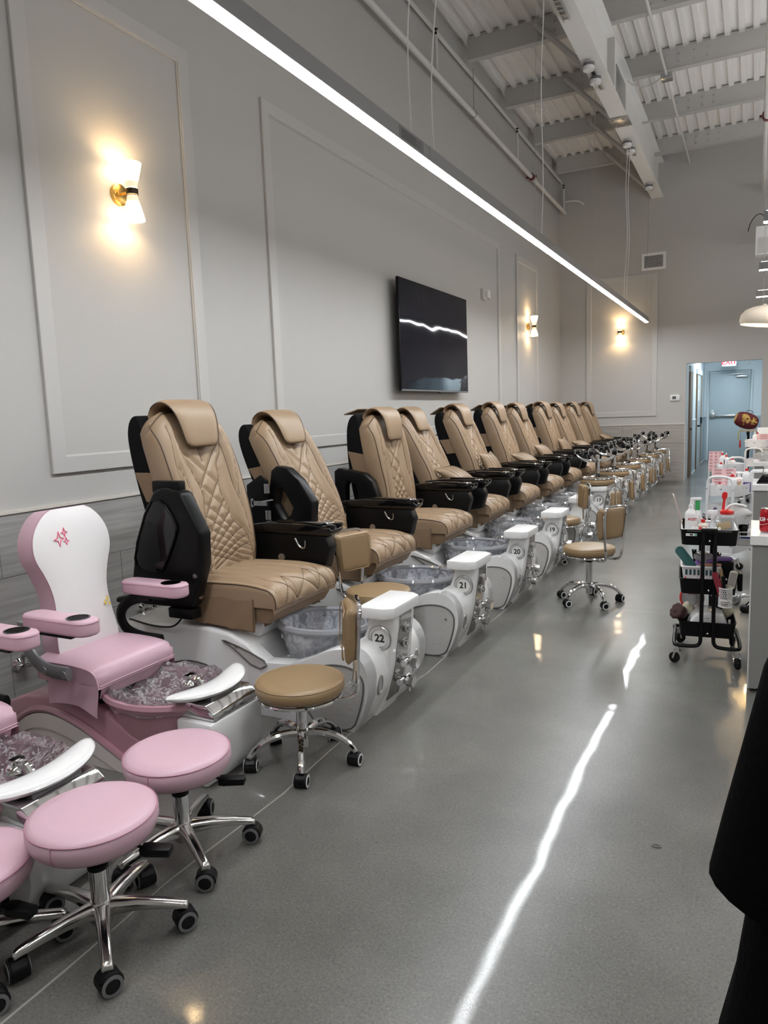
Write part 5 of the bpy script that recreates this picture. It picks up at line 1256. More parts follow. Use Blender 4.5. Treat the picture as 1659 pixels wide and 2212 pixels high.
# middle tier
MZ = .405
bk = thing('plastic_basket', 'white slotted plastic basket on the middle tier of the black trolley', 'basket', bt(-.035, .03, MZ+.002), math.radians(5))
part('basket_shell', tray_mesh(.100, .115, .125, .02, .004, .86), WHITEPL, bk); part('basket_rim', MB().tube([(x, y, .125) for x, y in rrect(.1, .115, .02, 5)], .0065, 6, closed=True), WHITEPL, bk)
for k in range(8): part('basket_slot', lambda: MB().box(-.006, .006, -.003, 0, -.016, .016), mat('slot_shadow_teal', (.03, .09, .10), .6), bk, loc=(-.075+k*.021, -.1095, .095), rot=(.14, 0, 0), key='bslot')
tag(part('foot_file', MB().prism(rrect(.026, .075, .024, 6), 'z', -.005, .005), mat('teal_grit', (.035, .13, .125), .7, bump=.3, bs=300), None, loc=bt(-.115, -.03, MZ+.168), rot=_frame((-.62, .1, .78), (.2, -.85, .45)), bev=.002), 'broad teal file leaning out of the white basket', 'file')
tag(part('drill_case', MB().prism(rrect(.040, .025, .02, 5), 'y', -.06, .06), mat('silver_plastic', (.40, .40, .41), .3), None, loc=bt(-.02, .06, MZ+.16), rot=(0, 0, .5), bev=.006), 'silver rounded case in the white basket', 'case')
for k, (x, a) in enumerate(((-.075, .1), (-.062, -.12))): tag(part('clipper', MB().tube(sm([(0, 0, 0), (.004, 0, .07), (.001, 0, .13)], 1), .006, 6), BLK, None, loc=bt(x, .08, MZ+.07), rot=(0, a, 0)), ('black clipper standing in the white basket, left one', 'black clipper standing in the white basket, right one')[k], 'clipper')
for k in range(2): tag(part('slipper', MB().prism([(p[0], p[1]*.45) for p in rrect(.095, .085, .08, 6)], 'z', 0, .016), mat('purple_foam', (.27, .14, .46), .7), None, loc=bt(.03+.01*k, .05-.02*k, MZ+.128+.018*k), rot=(.12, -.1, .2-.3*k), bev=.005), ('lower purple foam slipper over the white basket', 'upper purple foam slipper over the white basket')[k], 'slipper')
tag(part('wood_block', MB().box(-.06, .05, -.015, .015, 0, .012), mat('salmon_wood', (.45, .22, .14), .6), None, loc=bt(.02, -.06, MZ+.134), rot=(0, 0, .1), bev=.003), 'salmon wooden stick lying on the white basket rim', 'stick')
rc_ = random.Random(4)
PC = [mat('polish_%d' % k, c, .25) for k, c in enumerate(((.5, .02, .05), (.7, .5, .52), (.6, .03, .12), (.75, .72, .68), (.35, .02, .03), (.72, .6, .35)))]
for k in range(9):
    q = thing('polish_bottle', 'small %s polish bottle, %s on the middle tier' % (('dark red', 'pink', 'crimson', 'grey white', 'wine', 'cream')[k % 6], ('leftmost', 'second from the left', 'third from the left', 'fourth from the left', 'middle one', 'fourth from the right', 'third from the right', 'second from the right', 'rightmost')[k]), 'polish bottle', bt(-.115+k*.026, -.14, MZ+.074), rc_.uniform(-.5, .5), 'polish bottles on the middle tier')
    part('glass', lambda: MB().lathe([(0, 0), (.0105, .0), (.0115, .012), (.0105, .024), (.004, .028)], 12), PC[k % 6], q, key='pg%d' % (k % 6)); part('polish_cap', lambda: MB().lathe([(.005, .028), (.004, .05), (0, .05)], 10), WHITEPL if k % 3 else RED, q, key='pcap%d' % (k % 3 == 0))
    q.location.z = MZ+.032
tag(part('polish_rack', lambda: MB().box(-.13, .13, -.018, .018, 0, .028), WHITEPL, None, loc=bt(0, -.14, MZ+.0045), rot=(0, 0, math.radians(5)), bev=.003), 'low white rack under the row of polish bottles', 'rack')
cu_ = thing('mesh_cup', 'white mesh pencil cup hung on the front of the black trolley', 'cup', bt(.085, -.232, .352), 0)
m = MB(); n_ = 22; hh = .105
for k in range(n_):
    a = 2*PI*k/n_
    for s in (1, -1): m.tube([(.034*math.cos(a+s*t*1.4), .034*math.sin(a+s*t*1.4), hh*t) for t in (0, .25, .5, .75, 1)], .0013, 4, caps=False)
part('mesh_wall', m, WHITEPL, cu_, kind='stuff'); part('cup_rim', MB().tube([(.0345*math.cos(a), .0345*math.sin(a), hh) for a in np.linspace(0, 2*PI, 24)[:-1]], .0028, 6, closed=True), WHITEPL, cu_)
part('cup_foot_ring', MB().tube([(.0345*math.cos(a), .0345*math.sin(a), 0.003) for a in np.linspace(0, 2*PI, 24)[:-1]], .0028, 6, closed=True), WHITEPL, cu_)
part('cup_floor', MB().cyl((0, 0, 0), (0, 0, .003), .033, 20), WHITEPL, cu_); part('cup_sticker', MB().grid([(.0362*math.cos(a), .0362*math.sin(a), z) for z in (.026, .046) for a in np.linspace(-2.4, -.6, 10)], 10, 2), PAPERW, cu_); part('sticker_print', MB().grid([(.0366*math.cos(a), .0366*math.sin(a), z) for z in (.029, .036) for a in np.linspace(-2.2, -.9, 10)], 10, 2), mat('grey_print', (.3, .28, .28), .6), cu_)
part('cup_hook', MB().box(-.012, .012, .030, .034, .06, .115), WHITEPL, cu_)
def fileobj(nm, lab, w, L, m_, dx, dy, tx, ty, r=.3):
    return tag(part(nm, MB().prism(rrect(w, L/2, w*.9*r, 4), 'y', -.002, .002, M=Matrix.Translation((0, 0, L/2))), m_, None, loc=bt(.085+dx, -.232+dy, .358), rot=(tx, ty, .1), bev=.0008, seg=1), lab, 'file')
fileobj('nail_file', 'dark red file in the mesh cup', .016, .19, mat('dark_red_grit', (.22, .015, .03), .6), -.004, -.008, 0, -.28, .2)
fileobj('nail_file', 'narrow black file in the mesh cup', .009, .165, BLK, .002, -.012, .0, -.10)
fileobj('nail_file', 'brown wooden file in the mesh cup', .008, .205, mat('brown_wood', (.26, .16, .08), .6, var=.3, vs=40), .006, .0, 0, -.16)
pf = tag(part('foot_paddle', MB().prism([(-.007, 0), (-.007, .085), (-.020, .105), (-.020, .185), (-.012, .195), (.012, .195), (.020, .185), (.020, .105), (.007, .085), (.007, 0)], 'y', -.004, .004), mat('beige_plastic', (.60, .54, .45), .5), None, loc=bt(.093, -.224, .358), rot=(0, .17, .0), bev=.003), 'beige foot paddle with a grey grit face in the mesh cup', 'file')
part('grit_face', MB().prism(rrect(.0165, .038, .005, 3), 'y', -.0052, -.0042, M=Matrix.Translation((0, 0, .148))), mat('grey_grit', (.33, .31, .29), .9, bump=.5, bs=900), pf)
tag(part('black_pouch', MB().prism(rrect(.045, .055, .02, 4), 'z', 0, .15), BLK, None, loc=bt(.095, .03, MZ+.006), bev=.012), 'black pouch standing at the right of the middle tier', 'pouch')
hc = tag(part('side_caddy', MB().prism([(-.03, 0), (-.034, .10), (.034, .10), (.03, 0)], 'x', .151, .175), BLK, None, loc=bt(0, -.10, .415), rot=(0, 0, math.radians(5)), bev=.006), 'small black caddy hooked on the right side of the middle tier', 'caddy')
# bottom tier
BZ = .1605
uv = thing('nail_lamp', 'white curved nail lamp lying on the bottom tier of the black trolley', 'nail lamp', bt(.0, -.085, BZ+.0), math.radians(5))
part('lamp_shell', MB().prism([(-.105, .03), (-.085, .085), (-.055, .125), (.03, .135), (.085, .115), (.108, .06), (.108, .03)], 'y', -.075, .085), WHITEG, uv, bev=.014, seg=3)
part('lamp_feet', MB().box(-.09, .09, -.06, .07, 0, .031), PALEW, uv, bev=.004)
for k in range(14): part('lamp_vent', lambda: MB().box(-.0035, .0035, -.0775, -.074, -.014, .014), mat('grey_vent', (.25, .25, .26), .5), uv, loc=(-.068+k*.012, 0, .062), key='uvv')
part('lamp_badge', MB().box(-.012, .012, -.0765, -.0752, .098, .1), INK, uv)
rt = thing('round_tub', 'round red-rimmed clear tub standing on edge at the back left of the bottom tier', 'tub', bt(-.075, .07, BZ+.155), 0, rot=(math.radians(75), 0, .35))
part('tub_rim', MB().tube([(.065*math.cos(a), .065*math.sin(a), .0) for a in np.linspace(0, 2*PI, 36)[:-1]], .006, 8, closed=True), RED, rt); part('tub_wall', MB().lathe([(.062, 0), (.055, -.06), (0, -.06), (0, -.056), (.051, -.056), (.058, 0)], 30, caps=False), CLEARP, rt); part('tub_label', MB().box(-.035, .03, .018, .045, .001, .003), mat('pale_pink_print', (.70, .45, .45), .5), rt)
def lump(lab, cat, name, loc, r, m_, seed, amp=.25):
    rn = random.Random(seed); b_ = MB().ball((0, 0, 0), r, 20, 14); ph = [(rn.uniform(0, 6), rn.uniform(45, 150)) for _ in range(6)]
    b_.v = [tuple(c*(1+amp*sum(math.sin(p+k*(x*1.0+y*.7-z*.8)) for p, k in ph)/6) for c in (x, y, z)) for x, y, z in b_.v]
    return tag(part(name, b_, m_, None, loc=loc, ang=80), lab, cat)
lump('crumpled dark brown cloth hanging over the left edge of the bottom tier', 'cloth', 'brown_cloth', bt(-.145, -.13, BZ+.118), (.042, .05, .04), mat('dark_brown_cloth', (.05, .022, .020), .9, bump=.4, bs=120), 2, .5)
lump('cream sponge at the right of the bottom tier', 'sponge', 'sponge', bt(.112, .02, BZ+.10), (.03, .04, .038), mat('cream_sponge', (.50, .46, .34), .95, bump=.6, bs=150), 3)
lump('cream bath puff in front of the red tub', 'sponge', 'puff', bt(-.10, .015, BZ+.11), (.03, .03, .035), MATS['cream_sponge'], 5)
lump('crumpled clear plastic bag at the right back of the bottom tier', 'bag', 'plastic_bag', bt(.115, .10, BZ+.165), (.07, .05, .045), FILM, 6, .6)
tag(part('dark_box', MB().box(-.035, .035, -.03, .03, 0, .17), mat('dark_violet_card', (.025, .018, .045), .6), None, loc=bt(.06, .10, BZ+.0), bev=.003), 'dark violet box at the back of the bottom tier', 'box')
tag(part('clear_case', MB().box(-.05, .04, -.025, .03, 0, .10), CLEARP, None, loc=bt(-.03, .10, BZ+.0), bev=.004), 'clear plastic case at the back of the bottom tier', 'case')
tag(part('small_bottle', MB().lathe([(0, 0), (.013, .0), (.013, .05), (.006, .058), (.006, .08), (0, .08)], 14), WHITEPL, None, loc=bt(.118, -.09, BZ+.0)), 'small white bottle at the right front of the bottom tier', 'bottle')
# white trolleys
def white_trolley(lab, x, y, rz, h=.73):
    t = thing('utility_trolley', lab, 'trolley', (x, y, 0), rz, 'white three-tier trolleys')
    for k, z in enumerate((h-.10, h-.37, h-.60)):
        a = part('tray', lambda: tray_mesh(.20, .14, .10, .06, .004, .98), WHITEP, t, loc=(0, 0, z), key='wtray')
        part('tray_slot', lambda: MB().box(-.015, .015, -.1415, -.1395, .060, .066).box(-.2015, -.1995, -.012, .012, .06, .066), GREYP, a, key='wslot')
    for s in (-1, 1):
        part('end_frame', lambda: MB().tube(sm([(.215*s, -.11, .10), (.215*s, -.11, h-.04), (.215*s, -.108, h+.04), (.215*s, -.07, h+.075), (.215*s, .07, h+.075), (.215*s, .108, h+.04), (.215*s, .11, h-.04), (.215*s, .11, .10)], 2), .012, 8), WHITEP, t, key='wend%d' % s)
        part('foot_bar', lambda: MB().tube(sm([(.215*s, -.11, .11), (.235*s, -.13, .095), (.22*s, -.165, .09)], 1), .011, 8).tube(sm([(.215*s, .11, .11), (.235*s, .13, .095), (.22*s, .165, .09)], 1), .011, 8), WHITEP, t, key='wft%d' % s)
        for yy in (-1, 1):
            fork_caster(t, .22*s, .165*yy, .7+s+yy, 'w', 1)
            for z in (h-.03, h-.30, h-.53): part('bolt', lambda: MB().ball((0, 0, 0), .008), CHR, t, loc=(s*.228, yy*.11, z), key='wbolt')
    return t
white_trolley('white three-tier trolley beside the second desk, nearest of the white ones', -.185, 7.16, math.radians(70))
white_trolley('white three-tier trolley carrying a pink price card, second of the white ones', -.29, 9.6, math.radians(118))
white_trolley('white three-tier trolley at the right edge beside the farthest desk', .05, 11.45, math.radians(75), .92)
# things on the white trolleys
CARD = mat('pink_price_card', (.72, .47, .47), .7)
def price_card(lab, loc, w, h, tilt, rz, rows, cols):
    t = thing('price_card', lab, 'card', loc, 0, rot=(tilt, 0, rz))
    part('card_sheet', MB().box(-w/2, w/2, -.001, .001, 0, h), CARD, t)
    m = MB(); rn = random.Random(rows*7+cols)
    for r in range(rows):
        for c in range(cols):
            x0 = -w/2+w*(c+.12)/cols; x1 = -w/2+w*(c+.88)/cols; z0 = h*(r+.2)/rows
            for q in range(3):
                e = rn.uniform(.0, .35)*(x1-x0); m.box(x0+e*.4, x1-e*.6, -.0016, -.0011, z0+q*h/rows*.22, z0+q*h/rows*.22+h/rows*.11)
    part('card_print', m, mat('maroon_print', (.25, .08, .10), .6), t, kind='stuff'); return t
tz = .637
price_card('pink price card standing on the nearest white trolley', (-.235, 7.20, tz), .20, .22, math.radians(-12), .12, 8, 2)
price_card('pink price card with three columns standing on the second white trolley', (-.405, 9.50, tz), .155, .24, math.radians(-14), .05, 6, 3)
bottle('small white bottle with a red cap at the left end of the nearest white trolley', (-.262, 6.99, tz), .022, .016, .10, .022, capmat=RED)
bottle('white bottle with a red cap in the middle of the nearest white trolley', (-.165, 7.06, tz), .038, .026, .16, .026, capmat=RED)
bottle('white pump bottle on the nearest white trolley', (-.115, 7.16, tz), .034, .028, .155, .03, False)
bottle('white and violet bottle with a red cap on the nearest white trolley', (-.055, 7.22, tz), .036, .03, .20, .022, capmat=RED)
part('violet_label', MB().box(-.0365, .0365, -.0306, -.0301, .01, .10), mat('violet_label', (.10, .08, .30), .5), [o for o in bpy.data.objects if o.name.startswith('bottle')and o.get('label', '').startswith('white and violet')][0])
lump('pink powder puff on the nearest white trolley', 'puff', 'puff', (-.125, 7.075, tz+.12), (.032, .025, .025), mat('pale_pink_fluff', (.75, .52, .48), .9), 8, .2)
lump('small brass-coloured ornament below the pink puff', 'ornament', 'ornament', (-.10, 7.06, tz+.055), (.026, .022, .045), GOLD, 9, .6)
lump('white pillow-like towel on the middle tier of the nearest white trolley', 'towel', 'towel', (-.13, 7.2, .455), (.13, .09, .05), PAPERW, 10, .15)
lump('crumpled violet wrapper on the nearest white trolley', 'wrapper', 'wrapper', (-.205, 7.06, tz+.04), (.03, .02, .03), mat('lilac_wrapper', (.45, .40, .60), .5), 11, .5)
for k, (x, y, h_, lab) in enumerate(((-.335, 9.53, .19, 'tallest white bottle with a red cap on the second white trolley'), (-.295, 9.53, .17, 'second white bottle with a red cap on the second white trolley'), (-.23, 9.58, .13, 'short white bottle with a red cap at the right of the second white trolley'), (-.345, 9.42, .09, 'small leaning white bottle with a red cap in front of the pink card'))):
    bottle(lab, (x, y, tz), .035, .028, h_, .024, capmat=RED)
lump('small white bottle and cloth on the lowest tier of the second white trolley', 'cloth', 'cloth', (-.36, 9.52, .17), (.06, .05, .045), mat('violet_cloth', (.12, .08, .16), .8), 12, .3)
price_card('maroon lined pink card on the farthest white trolley', (.115, 11.35, .826), .16, .17, math.radians(-8), 0, 7, 1)
for k, (x, lab) in enumerate(((.0, 'white bottle at the left on the farthest white trolley'), (.035, 'white bottle with a red cap on the farthest white trolley'))): bottle(lab, (x, 11.36+.04*k, .826), .03, .024, .17, .024, capmat=RED if k else WHITEPL)
# desks
def desk(lab, y, d=.50):
    t = thing('manicure_desk', lab, 'desk', (0, y, 0), 0, 'grey manicure desks on the right')
    part('desk_top', lambda: MB().box(-.006, 1.25, -.012, d+.012, .752, .80), QUARTZ, t, key='dtop', bev=.003, seg=1)
    part('desk_body', lambda: MB().prism([(.006, .02), (.04, .02), (.35, .24), (1.22, .24), (1.22, .75), (.006, .75)], 'y', 0, d), DESKG, t, key='dbody')
    part('light_panel', lambda: MB().prism([(.045, .03), (1.2, .03), (1.2, .236), (.35, .236)], 'y', .03, d-.03), DESKL, t, key='dpan')
    part('desk_edge', lambda: MB().box(-.001, .0055, .0, d, .02, .75), PALEW, t, key='dedge')
    for x in (.05, 1.15):
        for yy in (.06, d-.06): part('desk_foot', lambda: MB().cyl((0, 0, 0), (0, 0, .022), .02, 12), BLK, t, loc=(x, yy, 0), key='dfoot')
    part('sloped_panel', lambda: MB().prism([(.10, .75), (1.2, .75), (1.2, .26), (.22, .26)], 'y', -.004, -.0005), DESKL, t, key='dslope') if y > 5 else None
    return t
desk('grey manicure desk with white top carrying a red soda can, nearest', 3.928)
desk('grey manicure desk with white top carrying a binder clip, second from the camera', 6.36)
desk('grey manicure desk with white top, third from the camera', 8.75)
desk('grey manicure desk with white top, farthest one by the corridor', 11.9)
can = thing('soda_can', 'red soda can with white lettering at the edge of the nearest desk', 'can', (.066, 4.03, .8003), 0)
CANR = mat('red_can_paint', (.42, .008, .015), .22, .3, var=.05)
part('can_body', MB().lathe([(.0, .003), (.024, .0), (.027, .004), (.033, .014), (.033, .104), (.027, .117), (.0265, .1185)], 40), CANR, can)
part('can_lid', MB().lathe([(.0268, .1186), (.0278, .121), (.0262, .122), (.0245, .118), (.0, .118)], 36), SATIN, can); part('can_base', MB().lathe([(.025, -.0002), (.0275, .0035), (.0292, .0065), (.028, .0075)], 36), SATIN, can)
part('pull_tab', MB().prism(rrect(.007, .011, .006, 3), 'z', .1185, .1200), SATIN, can)
def wrap(me, R, a0):
    for v in me.vertices:
        x, y = v.co.x, v.co.y; a = a0+x/R; v.co = Vector((R*math.cos(a), R*math.sin(a), y))
    return me
part('can_lettering', wrap(text_mesh('Coca-Cola', .040, WHITEPL, .0, shear=.35, off=.0007, spacing=.86), .0333, -PI/2-.35), WHITEPL, can, loc=(0, 0, .073))
part('can_swash', wrap(MB().tube([(x, .006*math.sin(x*60), 0) for x in np.linspace(-.04, .05, 24)], .0010, 4).mesh('can_swash', WHITEPL), .0331, -PI/2-.2), WHITEPL, can, loc=(0, 0, .047))
bottle('white bottle behind the soda can on the nearest desk', (.105, 4.16, .8003), .022, .02, .12, .03, False)
bc = thing('binder_clip', 'large black binder clip standing on the second desk', 'clip', (.075, 6.43, .8003), .1)
part('clip_body', MB().prism([(-.055, 0), (.055, 0), (.03, .075), (-.012, .075)], 'y', -.02, .02), BLKG, bc, bev=.002); part('clip_handle', MB().tube(sm([(-.01, 0, .075), (-.006, 0, .12), (.022, 0, .14), (.045, 0, .12), (.03, 0, .075)], 2), .0035, 6), CHR, bc)
tag(part('paper_sheet', MB().box(-.05, .25, -.08, .06, 0, .002), PAPERW, None, loc=(.06, 6.46, .8004), rot=(0, 0, .1)), 'white paper under the clip on the second desk', 'paper'); bc.location.z = .8030
rl = thing('towel_rail', 'white rail standing on the second desk', 'rail', (.06, 6.78, .8003), 0)
part('rail_bar', MB().tube(sm([(-.08, 0, 0), (-.08, 0, .06), (-.05, 0, .075), (.25, 0, .07)], 1), .014, 8), WHITEP, rl)
bg = lump('crumpled clear bag on the edge of the third desk', 'bag', 'plastic_bag', (.09, 8.9, .85), (.09, .08, .045), FILM, 15, .5)
pn_ = tag(part('white_screen', MB().box(-.10, .30, -.01, .01, 0, .26), WHITEPL, None, loc=(.13, 12.1, .8003), bev=.004), 'white upright panel on the farthest desk', 'panel')
# black stool between the desks
bs_ = thing('round_stool', 'low black stool between the first and second desks', 'stool', (.09, 5.62, 0), 0)
part('seat', MB().lathe([(0, -.05), (.12, -.05), (.16, -.035), (.168, -.01), (.14, .01), (0, .015)], 32), CLOTHB, bs_, loc=(0, 0, .52)); part('post', rod((0, 0, .06), (0, 0, .47), .02, 12), CHR, bs_)
for k in range(5): a = .3+k*2*PI/5; part('base_leg', MB().tube([(0, 0, .09), (.13*math.cos(a), .13*math.sin(a), .075), (.19*math.cos(a), .19*math.sin(a), .045)], .013, 8), CHR, bs_); caster(bs_, a, .19, .062, False, 0, a)
# drum-shaped lantern on its stand in front of the corridor
dr_ = thing('red_drum', 'dark red barrel drum with gold pattern resting on the black stand by the corridor', 'drum', (-.125, 12.75, 1.152), 0, rot=(0, math.radians(20), math.radians(10)))
Rx = Matrix.Rotation(PI/2, 4, 'Y')
part('drum_body', MB().lathe([(.0, -.165), (.075, -.163), (.108, -.12), (.125, -.05), (.127, .02), (.115, .09), (.085, .15), (.06, .165), (.0, .167)], 40, M=Rx), REDV, dr_)
rn = random.Random(12)
def patch(cx, ca, s, seed):
    m = MB(); r2 = random.Random(seed)
    for _ in range(26):
        x = cx+r2.gauss(0, s); a = ca+r2.gauss(0, s*7)
        R1 = float(np.interp(x, [-.16, -.12, -.05, .02, .09, .15], [.08, .1095, .1265, .1285, .1165, .088])); pts = []
        for q in range(5): pts.append((x+.012*math.sin(q*.9+_), R1*math.sin(a+.05*q), R1*math.cos(a+.05*q)))
        m.tube(pts, .0045, 5)
    return m
part('gold_motif', patch(-.045, -1.15, .022, 3), GOLD, dr_); part('gold_motif', patch(.085, -1.5, .022, 5), GOLD, dr_); part('gold_motif', patch(-.02, -1.75, .03, 8), GOLD, dr_)
part('gold_end', MB().lathe([(.0, -.1655), (.074, -.1635), (.085, -.15), (.08, -.148)], 30, M=Rx), GOLD, dr_)
part('wire_handle', MB().tube([(.05*math.cos(a), .0, .135+.03*math.sin(a)) for a in np.linspace(0, PI, 9)], .004, 6), BLK, dr_)
ds = thing('drum_stand', 'slim black stand with a pale shelf under the red drum', 'stand', (-.09, 12.78, 0), 0)
part('stand_shelf', MB().box(-.11, .12, -.08, .08, .985, 1.005), mat('pale_wood', (.45, .36, .22), .6), ds, bev=.003); part('stand_pole', rod((0, 0, .03), (0, 0, .985), .018, 12), BLK, ds); part('stand_base', MB().box(-.16, .16, -.14, .14, 0, .03), BLK, ds, bev=.005); part('stand_brace', MB().tube(sm([(0, -.02, .62), (.06, -.04, .9), (.16, -.05, .55)], 1), .009, 6).tube([(-.03, -.02, .985), (.0, -.02, .85)], .006, 6), BLK, ds)
lump('pile of gold and dark cables at the foot of the drum stand', 'cables', 'cable_pile', (-.20, 12.5, .06), (.12, .08, .06), mat('dark_brass_mix', (.10, .07, .03), .5, .5, var=.6, vs=60), 21, .6)
ta = thing('tassel', 'yellow ribbon with a red tassel hanging beside the drum stand', 'tassel', (-.215, 12.66, .98), 0)
part('ribbon', MB().tube(sm([(.05, .06, .03), (0, 0, .03), (-.012, 0, -.02), (-.018, 0, -.13)], 1), .011, 6, flat=.35), mat('yellow_ribbon', (.35, .27, .04), .6), ta); part('tassel_cord', rod((.012, 0, .02), (.012, 0, -.12), .002, 5), BLK, ta)
part('tassel_body', MB().lathe([(.0, 0), (.012, -.015), (.015, -.06), (.018, -.12), (.0, -.12)], 12, (.012, 0, -.12)), mat('red_tassel', (.30, .03, .04), .8), ta); part('tassel_thread', rod((.012, 0, -.24), (.012, 0, -.36), .0015, 4), SEAM, ta)

fr_ = tag(part('metal_ring', MB().tube([(.014*math.cos(a), .008*math.sin(a), .0032) for a in np.linspace(0, 2*PI, 16)[:-1]], .0022, 6, closed=True), GREYP, None, loc=(-.252, 2.377, 0)), 'tiny dark ring lying alone on the open concrete floor', 'ring')
# ------------------------------------------------------------------ person in black at the right edge
def rings(lv, n=20):
    """loft of ellipses: (centre, rx, ry, axis tilt)"""
    V = []
    for (cx, cy, cz, rx, ry) in lv:
        for j in range(n):
            a = 2*PI*j/n; V.append((cx+rx*math.cos(a), cy+ry*math.sin(a), cz))
    m = MB().grid(V, n, len(lv), cu=True); return m, V, n
def limb(pts, rad, n=16):
    return MB().tube(sm(pts, 0), rad, n, up=(0, 1, 0))
def skin_body():
    """one continuous skinned figure: head, neck, trunk, arms with hands, legs"""
    me = bpy.data.meshes.new('person_body')
    V = []; E = []; R = []
    def v(p, r): V.append(p); R.append(r); return len(V)-1
    pel = v((0, 0, .90), (.135, .10)); ab = v((0, .0, 1.03), (.125, .095)); ch = v((0, .0, 1.17), (.12, .09)); sh_ = v((0, -.005, 1.285), (.085, .068)); nk = v((0, .0, 1.36), (.046, .046)); nk2 = v((0, .004, 1.405), (.043, .043)); hd0 = v((0, .026, 1.458), (.064, .070)); hd1 = v((0, .02, 1.525), (.084, .098)); hd2 = v((0, .012, 1.59), (.06, .072))
    for a, b in ((pel, ab), (ab, ch), (ch, sh_), (sh_, nk), (nk, nk2), (nk2, hd0), (hd0, hd1), (hd1, hd2)): E.append((a, b))
    nose = v((0, .132, 1.497), (.009, .012)); E.append((hd1, nose))
    for s in (-1, 1):
        hip = v((s*.085, 0, .84), (.092, .092)); kn = v((s*.088, .012, .47), (.056, .058)); cf = v((s*.09, -.01, .33), (.052, .054)); an = v((s*.09, -.012, .085), (.034, .036)); ft = v((s*.095, .06, .045), (.036, .030)); to = v((s*.10, .15, .032), (.034, .020))
        for a, b in ((pel, hip), (hip, kn), (kn, cf), (cf, an), (an, ft), (ft, to)): E.append((a, b))
        s0 = v((s*.112, -.004, 1.262), (.040, .040)); el = v((s*.166, -.03, 1.075), (.038, .038)); fa = v((s*.150, .09, 1.07), (.036, .036)); wr = v((s*.12, .225, 1.09), (.024, .022)); pm = v((s*.10, .275, 1.10), (.034, .020))
        for a, b in ((sh_, s0), (s0, el), (el, fa), (fa, wr), (wr, pm)): E.append((a, b))
        for q in range(4):
            a0 = v((s*(.10-.0)+(-.028+.0185*q), .318-.003*abs(q-1.5), 1.104), (.0095, .009)); a1 = v((s*.10+(-.030+.0195*q), .345-.004*abs(q-1.3), 1.098), (.0085, .008)); a2 = v((s*.10+(-.030+.0195*q), .362-.004*abs(q-1.3), 1.082), (.0075, .007))
            E += [(pm, a0), (a0, a1), (a1, a2)]
        t0 = v((s*.10-s*.042, .275, 1.10), (.011, .010)); t1 = v((s*.10-s*.055, .302, 1.096), (.009, .0085)); E += [(pm, t0), (t0, t1)]
    me.from_pydata(V, E, []); o = bpy.data.objects.new('person_body', me); COL.objects.link(o)
    md = o.modifiers.new('skin', 'SKIN'); md.use_smooth_shade = True
    sub = o.modifiers.new('sub', 'SUBSURF'); sub.levels = 2; sub.render_levels = 2
    sk = me.skin_vertices[0].data if me.skin_vertices else None
    if sk is None:
        bm = bmesh.new(); bm.from_mesh(me); ly = bm.verts.layers.skin.verify(); bm.verts.ensure_lookup_table()
        for i, r in enumerate(R): bm.verts[i][ly].radius = r
        bm.verts[0][ly].use_root = True
        bm.to_mesh(me); bm.free()
    else:
        for i, r in enumerate(R): sk[i].radius = r
        sk[0].use_root = True
    dg = bpy.context.evaluated_depsgraph_get(); m2 = bpy.data.meshes.new_from_object(o.evaluated_get(dg))
    bpy.data.objects.remove(o); m2.materials.clear(); m2.materials.append(SKIN); m2.name = 'person_body'; return m2
PX, PY = .200, .67
pt = thing('person', 'person in a black loose T-shirt and black trousers standing at the lower right edge', 'person', (PX, PY, 0), 0)
part('body', skin_body, SKIN, pt, ang=80)
m, V, n = rings([(0, 0, .78, .226, .165), (0, 0, .86, .218, .160), (0, 0, .93, .206, .15), (0, 0, 1.0, .196, .14), (0, 0, 1.12, .186, .13), (0, 0, 1.22, .172, .125), (0, -.004, 1.285, .158, .11), (0, -.004, 1.335, .115, .092), (0, .003, 1.362, .068, .066)], 36)
wob = lambda x, y, z: 1+.02*math.sin(11*math.atan2(y, x)+z*9)*max(0, (1.2-z)/.35)
m.v = [(x*wob(x, y, z), y*wob(x, y, z), z) for x, y, z in m.v]
sh = part('t_shirt', m, CLOTHB, pt, ang=80)
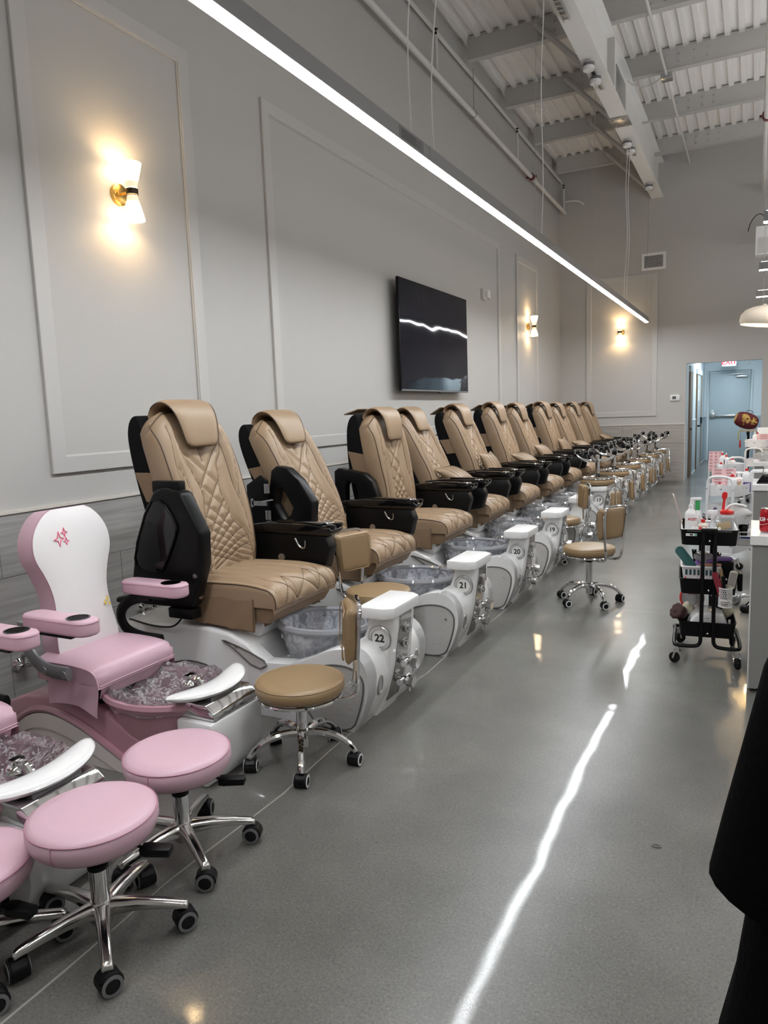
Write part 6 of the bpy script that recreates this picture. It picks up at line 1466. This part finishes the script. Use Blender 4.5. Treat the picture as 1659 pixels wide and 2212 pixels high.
for s in (-1, 1):
    P = [(s*.08, 0, 1.292), (s*.108, -.004, 1.268), (s*.127, -.014, 1.215), (s*.140, -.026, 1.15), (s*.151, -.036, 1.09), (s*.160, -.042, 1.045)]
    m = MB().tube(P, [.058, .062, .063, .064, .066, .066], 22, caps=False, up=(0, 1, 0))
    part('sleeve', m, CLOTHB, sh, ang=80)
m, V, n = rings([(0, 0, .985, .155, .12), (0, 0, .92, .172, .135), (0, 0, .84, .182, .14), (0, 0, .76, .176, .125)], 32)
tr2 = part('trousers', m, CLOTHB, pt, ang=80)
for s in (-1, 1):
    part('trouser_leg', MB().tube([(s*.083, 0, .82), (s*.09, .0, .62), (s*.092, .008, .46), (s*.094, -.005, .25), (s*.094, -.008, .075)], [.105, .095, .082, .078, .076], 20, up=(0, 1, 0)), CLOTHB, tr2, ang=80)
    def shoe():
        V = []; lv = [(-.075, .030, .07), (-.05, .040, .085), (.0, .043, .085), (.06, .046, .062), (.12, .046, .05), (.165, .036, .04), (.185, .015, .03)]
        for y, w, h in lv:
            for k in range(12):
                a = PI*k/11; V.append((w*math.cos(a), y, .004+h*math.sin(a)**.8))
        mm = MB().grid(V, 12, 7); mm.add([V[i*12] for i in range(7)]+[V[i*12+11] for i in range(7)], [(i, i+1, 8+i, 7+i) for i in range(6)]); mm.add(V[:12], [tuple(range(12))]); return mm
    part('shoe', shoe, RUB, pt, loc=(s*.095, 0, 0))
hm = MB().ball((0, -.003, 1.545), (.090, .108, .088), 28, 18)
hm.v = [(x, y if y < .05 else .05+(y-.05)*.35, z if z > 1.50 else 1.50+(z-1.50)*(.9 if y < .0 else .15)) for x, y, z in hm.v]
part('hair', hm, HAIR, pt, ang=80)
part('hair_bun', MB().ball((0, -.125, 1.55), (.042, .036, .042)), HAIR, pt)
for s in (-1, 1):
    part('eye', MB().ball((s*.031, .098, 1.512), (.012, .008, .008)), WHITEPL, pt); part('ear', MB().ball((s*.080, .008, 1.50), (.010, .020, .030)), SKIN, pt); part('eyebrow', MB().tube([(s*.018, .107, 1.532), (s*.032, .106, 1.536), (s*.046, .096, 1.530)], .003, 5), HAIR, pt)
    part('pupil', MB().ball((s*.031, .104, 1.512), (.005, .004, .005)), HAIR, pt)
part('lips', MB().ball((0, .094, 1.463), (.020, .008, .006)), mat('lip_colour', (.40, .14, .12), .45), pt)
